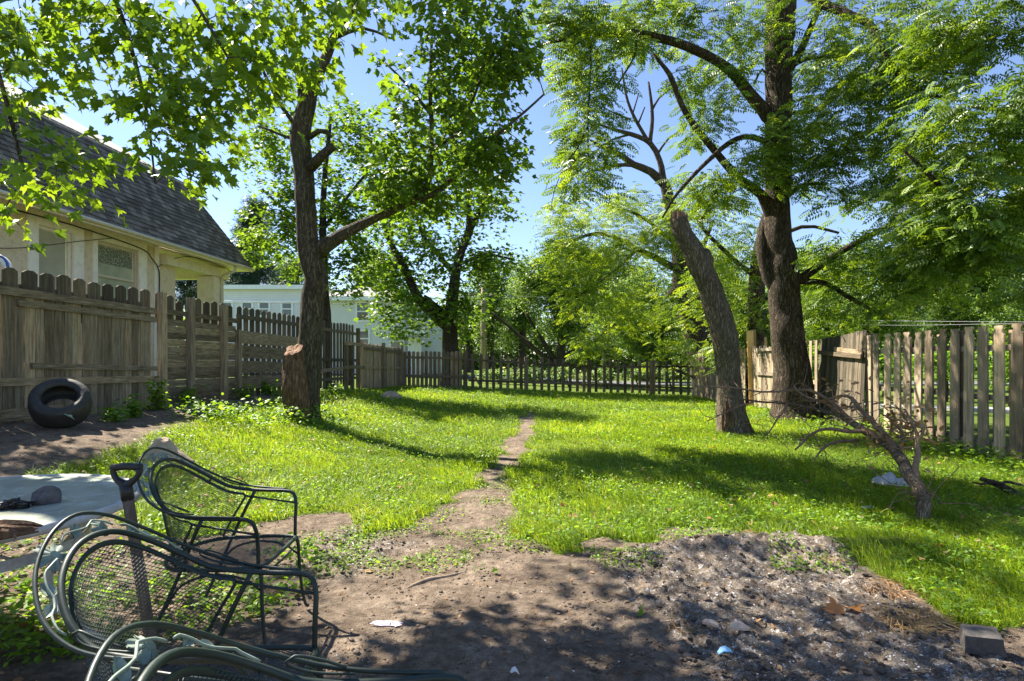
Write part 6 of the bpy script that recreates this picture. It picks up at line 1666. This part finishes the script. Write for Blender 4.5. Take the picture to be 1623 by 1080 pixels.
mb = MB(); fl([(1556, 760, 6.1, 7), (1580, 768, 5.9, 10), (1605, 781, 5.7, 12), (1640, 800, 5.5, 14), (1700, 830, 5.2, 16)], mb, 10, .1, 7); mb.build('stem', M['bark_dark'], sb, smooth=True)
mb = MB(); fl([(1580, 768, 5.9, 5), (1600, 765, 6, 4), (1660, 778, 6, 3)], mb, 6, .1, 8); fl([(1575, 766, 5.9, 4), (1553, 768, 5.9, 3), (1540, 764, 5.9, 2)], mb, 6, .1, 9); mb.build('twigs', M['bark_dark'], sb, smooth=True)
mb = MB()
fl([(1482, 786, 5.6, 3), (1505, 806, 5.3, 5), (1530, 815, 5.2, 5), (1562, 828, 5.0, 4)], mb, 6, .1, 10); fl([(1545, 820, 5.1, 3), (1543, 811, 5.1, 3)], mb, 5, .1, 11)
tag(mb.build('stick', M['cutwood'], smooth=True), 'thin pale brown stick in the grass right of the branch butt', 'stick')
mb = MB(); fl([(1226, 843, 4.5, 2), (1240, 833, 4.55, 4), (1254, 827, 4.6, 3)], mb, 5, .1, 13)
tag(mb.build('stick', M['driftwood'], smooth=True), 'short orange brown stick at the edge where grass meets bare soil', 'stick')
mb = MB(); fl([(1570, 838, 4.8, 3), (1600, 839, 4.8, 5), (1640, 837, 4.8, 5)], mb, 5, .1, 14)
tag(mb.build('stick', M['bark_dark'], smooth=True), 'dark stick lying flat in the grass at the right edge', 'stick')

# ------------------------------------------------------------------ weeds against the left fence
wl_ = ['leafy weed right beside the tyre', 'second leafy weed from the tyre along the fence', 'weed clump before the board fence post', 'tallest weed clump in front of the slatted fence', 'weed clump left of the maple stub', 'small weed close to the maple stub', 'weed behind the maple trunk foot', 'weed at the left fence under the tallest pickets']
for i, (px, py, w, h) in enumerate([(180, 668, 30, 22), (215, 660, 26, 26), (252, 650, 26, 40), (345, 632, 44, 30), (385, 634, 36, 22), (425, 628, 26, 18), (530, 628, 30, 18), (300, 642, 26, 22)]):
    x, y, z = G(px, py); z = gz1(x, y); rs = np.random.RandomState(200 + i)
    root = empty('leafy_weed', (x, y, z), wl_[i], 'weed', 'weeds along the left fence'); root['_abs'] = 1
    S = y / F; mbs = MB(); mbl = MB(); P_ = []
    for k in range(12):
        tip = np.array([x + rs.uniform(-.5, .5) * w * S, y + rs.uniform(-.15, .15), z + rs.uniform(.5, 1) * h * S * 1.2]); b = np.array([x + rs.uniform(-.3, .3) * w * S, y + rs.uniform(-.1, .1), z - .02])
        m_ = [b, b * .5 + tip * .5 + np.array([0, 0, .04]), tip]; p, r = catmull(m_, [.004, .003, .0015], .05); tube(mbs, p, r, 4, False)
        for q in p[1:]: P_.append(q + rs.normal(0, .02, 3)); P_.append(q + rs.normal(0, .035, 3)); P_.append(q + rs.normal(0, .045, 3))
    mbs.build('stems', M['weed'], root); P_ = np.array(P_)
    place(mbl, leaf_template('oval'), P_, rs.uniform(.05, .11, len(P_)), tilt=.5, droop=.3, rs=rs); mbl.build('leaves', M['weed'], root)

# ------------------------------------------------------------------ grass, ground plants, rubble
def sample_ground(N, ylo, yhi, rs, power=1.0, margin=1.12):
    """points over the visible yard, denser near the camera"""
    u = rs.uniform(0, 1, N)
    if power == 1.0: Y = ylo * (yhi / ylo) ** u
    else:
        q = 1 - power; Y = (ylo ** q + u * (yhi ** q - ylo ** q)) ** (1 / q)
    half = 0.93 * margin * Y + .6
    X = rs.uniform(-1, 1, N) * half
    lo = AL + ML * Y + .05; hi = AR + MR * Y - .03
    ok = (X > lo) & (X < hi) & (Y < BY0 + (X - BX0) * (BY1 - BY0) / (BX1 - BX0) - .1)
    return X[ok], Y[ok]

def blades(name, N, ylo, yhi, hmin, hmax, wid, seed, power, mat, patch=.32):
    rs = np.random.RandomState(seed); X, Y = sample_ground(N, ylo, yhi, rs, power)
    g = ~dirt_mask(X, Y); g &= (.55 * fbm(X * 1.3, Y * 1.3, 61) + .45 * vnoise(X * 6, Y * 6, 62) + rs.uniform(-.10, .10, len(X))) > patch + .08
    X, Y = X[g], Y[g]; n = len(X)
    Zg = gfine(X, Y)
    tall = .25 + .8 * fbm(X * 1.1, Y * 1.1, 66, 3) + .75 * vnoise(X * 4.2, Y * 4.2, 68)
    h = rs.uniform(hmin, hmax, n) * tall; sc = np.maximum(1, Y / 6.5)
    w = wid * rs.uniform(.7, 1.3, n) * sc ** .9
    a = rs.uniform(0, 6.283, n); wind = fbm(X * .7, Y * .7, 71) * 6.28
    lean = rs.uniform(.2, 1.15, n) * h; la = wind + rs.normal(0, .9, n)
    tx, ty = np.cos(a) * w / 2, np.sin(a) * w / 2; lx, ly = np.cos(la) * lean, np.sin(la) * lean
    base = np.stack([X, Y, Zg - .01], 1)
    mid = base + np.stack([lx * .35, ly * .35, h * .62], 1); tip = base + np.stack([lx * 1.15, ly * 1.15, h * rs.uniform(.8, 1.0, n)], 1)
    t = np.stack([tx, ty, 0 * tx], 1)
    V = np.stack([base - t, base + t, mid - t * .8, mid + t * .8, tip], 1).reshape(-1, 3)
    o = np.arange(n)[:, None] * 5
    quads = (o + np.array([[0, 1, 3, 2]])); tris = (o + np.array([[2, 3, 4]]))
    tone = np.clip(.25 + .5 * (fbm(X * .8, Y * .8, 91) - .5) * 1.6 + rs.uniform(-.25, .35, n) + (rs.uniform(0, 1, n) < .07) * .5, 0, 1)
    mb = MB(); mb.add(V, [quads, tris], np.repeat(tone, 5)); return mb.build(name, mat)

gnear = blades('lawn_grass', 250000, 2.3, 9, .05, .125, .0048, 301, 1.1, M['grass'], .2)
tag(gnear, 'bright green lawn grass near the patio', 'grass', kind='stuff')
gfar = blades('lawn_grass', 240000, 8, 26, .05, .125, .0062, 302, 1.0, M['grass'], .26)
tag(gfar, 'bright green lawn grass towards the back fence', 'grass', kind='stuff')
def groundcover(name, N, ylo, yhi, smin, smax, hmax, seed, power, patch, label, area=None, mat='weed', kind='oval'):
    rs = np.random.RandomState(seed); X, Y = sample_ground(N, ylo, yhi, rs, power)
    if area is None:
        g = ~dirt_mask(X, Y); g &= (fbm(X * 1.9 + 7, Y * 1.9, 63) + rs.uniform(-.1, .1, len(X))) > patch
    else: g = area(X, Y, rs)
    X, Y = X[g], Y[g]; n = len(X); sc = np.maximum(1, Y / 7) ** .7
    Z = gfine(X, Y) + rs.uniform(.01, 1, n) * hmax * (.4 + 1.0 * fbm(X * 2, Y * 2, 67))
    mb = MB(); place(mb, leaf_template(kind), np.stack([X, Y, Z], 1), rs.uniform(smin, smax, n) * sc, tilt=.6, rs=rs)
    return tag(mb.build(name, M[mat]), label, 'ground cover', kind='stuff')
groundcover('clover_patch', 170000, 2.4, 24, .018, .045, .10, 310, 1.05, .40, 'small round leaved clover and weeds through the lawn')
def fence_foot(X, Y, rs):
    d = (AR + MR * Y) - X
    return (d < .9 + .5 * fbm(X, Y * 1.5, 5)) & (Y < 16) & (rs.uniform(0, 1, len(X)) > d / 1.4)
groundcover('ground_ivy', 60000, 5.6, 16, .03, .075, .26, 311, 1.0, 0, 'dense leafy ground cover along the foot of the tan picket fence', fence_foot)
def stub_foot(X, Y, rs):
    d = np.hypot(X + 3.6, (Y - 9.6)); d2 = np.hypot(X + 4.3, (Y - 8.6)); d3 = np.hypot(X + 2.3, Y - 3.2) 
    return ((d < .9) | (d2 < .8)) & (rs.uniform(0, 1, len(X)) > np.minimum(d, d2))
groundcover('tall_weeds', 60000, 7.4, 11.5, .04, .08, .30, 312, 1.0, 0, 'taller weeds round the foot of the grey maple', stub_foot)
def under_table(X, Y, rs):
    return (np.hypot((X + 2.5) / 1.3, (Y - 3.5) / 1.05) < 1) & (fbm(X * 3, Y * 3, 12) + rs.uniform(-.15, .15, len(X)) > .46)
groundcover('low_weeds', 30000, 1.9, 4.6, .025, .06, .10, 313, 1.0, 0, 'patchy weeds under the glass table', under_table)
def dirt_tufts(X, Y, rs):
    return dirt_mask(X, Y) & (Y < 6.5) & (X > -2.4) & (Y > 3.6) & (fbm(X * 2.6, Y * 2.6, 83, 3) + rs.uniform(-.06, .06, len(X)) > .57 - .10 * sst((Y - 3.5) / 2))
groundcover('sparse_weeds', 60000, 3.2, 6.5, .014, .034, .05, 314, 1.0, 0, 'sparse low weeds thinning out over the dirt', dirt_tufts)

# dry straw tuft and brown tufts at the edge of the ash
def tuft(px, py, n, R_, L, mat, name, label, cat, seed):
    x, y, z = G(px, py); rs = np.random.RandomState(seed); mb = MB()
    for k in range(n):
        a = rs.uniform(0, 6.28); r0 = rs.uniform(0, R_); bx, by = x + math.cos(a) * r0 * 1.6, y + math.sin(a) * r0; bz = gz1(bx, by); b = a + rs.normal(0, .9); l = L * rs.uniform(.5, 1.2)
        p = np.array([(bx, by, bz), (bx + math.cos(b) * l * .4, by + math.sin(b) * l * .4, bz + l * .28 * rs.uniform(.3, 1)), (bx + math.cos(b + .4) * l * .9, by + math.sin(b + .4) * l * .9, bz + l * .06)])
        p, r = catmull(p, [.0016, .0014, .0006], .03); tube(mb, p, r, 3, False, rnd=rs.uniform())
    return tag(mb.build(name, mat), label, cat)
tuft(1450, 985, 260, .10, .15, M['straw'], 'straw_tuft', 'golden dry straw tuft on the edge of the ash patch', 'dry grass', 1)
tuft(1322, 896, 70, .05, .08, M['straw'], 'straw_tuft', 'small dry tuft on the soil ridge behind the ash', 'dry grass', 2)
tuft(1425, 935, 150, .12, .13, M['deadleaf'], 'straw_tuft', 'brown matted tuft above the golden straw', 'dry grass', 3)
tuft(1085, 1000, 60, .05, .07, M['straw'], 'straw_tuft', 'small dry tuft left of the clay shards', 'dry grass', 4)
tuft(1190, 862, 60, .05, .08, M['straw'], 'straw_tuft', 'dry tuft on top of the soil ridge', 'dry grass', 5)

# clods, pebbles, chips
def scatter_bits(name, N, ylo, yhi, smin, smax, mat, label, seed, area, flatten=.6, sub=1):
    import bmesh as _b
    bm = _b.new(); _b.ops.create_icosphere(bm, subdivisions=sub, radius=.5); tv = np.array([v.co[:] for v in bm.verts]); tf = np.array([[v.index for v in f.verts] for f in bm.faces]); bm.free()
    rs = np.random.RandomState(seed); X, Y = sample_ground(N, ylo, yhi, rs, 1.6); g = area(X, Y, rs); X, Y = X[g], Y[g]; n = len(X)
    s = smin * (smax / smin) ** (rs.uniform(0, 1, n) ** 2.2); ax = rs.uniform(.6, 1.3, (n, 3)); ax[:, 2] *= flatten
    jit = 1 + rs.uniform(-.25, .25, (n, len(tv), 1)); a = rs.uniform(0, 6.28, n)
    V = tv[None] * ax[:, None, :] * jit * s[:, None, None]
    Vx = V[:, :, 0] * np.cos(a)[:, None] - V[:, :, 1] * np.sin(a)[:, None]; Vy = V[:, :, 0] * np.sin(a)[:, None] + V[:, :, 1] * np.cos(a)[:, None]
    V = np.stack([Vx, Vy, V[:, :, 2]], -1) + np.stack([X, Y, gfine(X, Y) + s * .12], 1)[:, None, :]
    mb = MB(); mb.add(V.reshape(-1, 3), [(tf[None] + (np.arange(n) * len(tv))[:, None, None]).reshape(-1, 3)], np.repeat(rs.uniform(0, 1, n), len(tv)))
    return tag(mb.build(name, mat), label, 'rubble', kind='stuff')
M['clod'] = flat('dark_soil_clod', (.10, .078, .062), .95, 0, .4, 50, .5, .1)
scatter_bits('soil_rubble', 42000, 1.2, 5.2, .005, .045, M['clod'], 'dark crumbly soil clods over the ash patch', 401, lambda X, Y, rs: (soft_ash(X, Y) > .4) & (rs.uniform(0, 1, len(X)) < .25 + .9 * (fbm(X * 3, Y * 3, 9) > .5)))
scatter_bits('gravel', 34000, 1.2, 6, .003, .032, M['pebble'], 'small pebbles and crumbs on the bare dirt', 402, lambda X, Y, rs: dirt_mask(X, Y) & (fbm(X * 2.6, Y * 2.6, 19, 3) + rs.uniform(-.2, .1, len(X)) > .45))
scatter_bits('soil_rubble', 26000, 1.2, 5.5, .004, .02, M['clod'], 'dark crumbs of soil scattered over the bare dirt', 406, lambda X, Y, rs: dirt_mask(X, Y) & (fbm(X * 1.7 + 3, Y * 1.7, 29, 3) + rs.uniform(-.15, .1, len(X)) > .5))
scatter_bits('litter_chips', 11000, 1.2, 5, .003, .014, M['chip'], 'white ash flakes and chips', 403, lambda X, Y, rs: (soft_ash(X, Y) > .5) | (dirt_mask(X, Y) & (rs.uniform(0, 1, len(X)) < .05)), .35)
scatter_bits('gravel', 9000, 4.0, 9, .006, .03, M['pebble'], 'stones and crumbs in the dirt strip below the left fence', 405, lambda X, Y, rs: dirt_mask(X, Y) & (X < -2.5))
mb = MB(); rs = np.random.RandomState(404); X, Y = sample_ground(3200, 1.3, 7, rs, 1.3); g = dirt_mask(X, Y) & (rs.uniform(0, 1, len(X)) < .4); X, Y = X[g], Y[g]
place(mb, leaf_template('oval'), np.stack([X, Y, gfine(X, Y) + .008], 1), rs.uniform(.012, .04, len(X)), tilt=.5, rs=rs)
tag(mb.build('leaf_litter', M['deadleaf']), 'small dry leaf bits scattered on the dirt', 'leaf litter', kind='stuff')
mb = MB(); X, Y = sample_ground(1500, 3.4, 20, rs, 1.0); g = ~dirt_mask(X, Y) & (rs.uniform(0, 1, len(X)) < .6); X, Y = X[g], Y[g]
place(mb, leaf_template('maple_small'), np.stack([X, Y, gfine(X, Y) + .06], 1), rs.uniform(.03, .07, len(X)), tilt=.5, rs=rs)
tag(mb.build('leaf_litter', M['deadleaf']), 'small brown fallen leaves scattered through the lawn', 'leaf litter', kind='stuff')
mb = MB(); X, Y = sample_ground(2200, 1.3, 6, rs, 1.3); g = dirt_mask(X, Y) & (rs.uniform(0, 1, len(X)) < .4); X, Y = X[g], Y[g]
for x, y in zip(X, Y):
    a = rs.uniform(0, 6.28); L = rs.uniform(.02, .12); z = gz1(x, y) + .006
    tube(mb, [(x, y, z), (x + math.cos(a) * L * .5, y + math.sin(a) * L * .5, z + .004), (x + math.cos(a + .3) * L, y + math.sin(a + .3) * L, z)], rs.uniform(.0008, .0025), 4, False)
tag(mb.build('twig_litter', M['driftwood']), 'tiny twigs scattered on the dirt', 'twigs', kind='stuff')
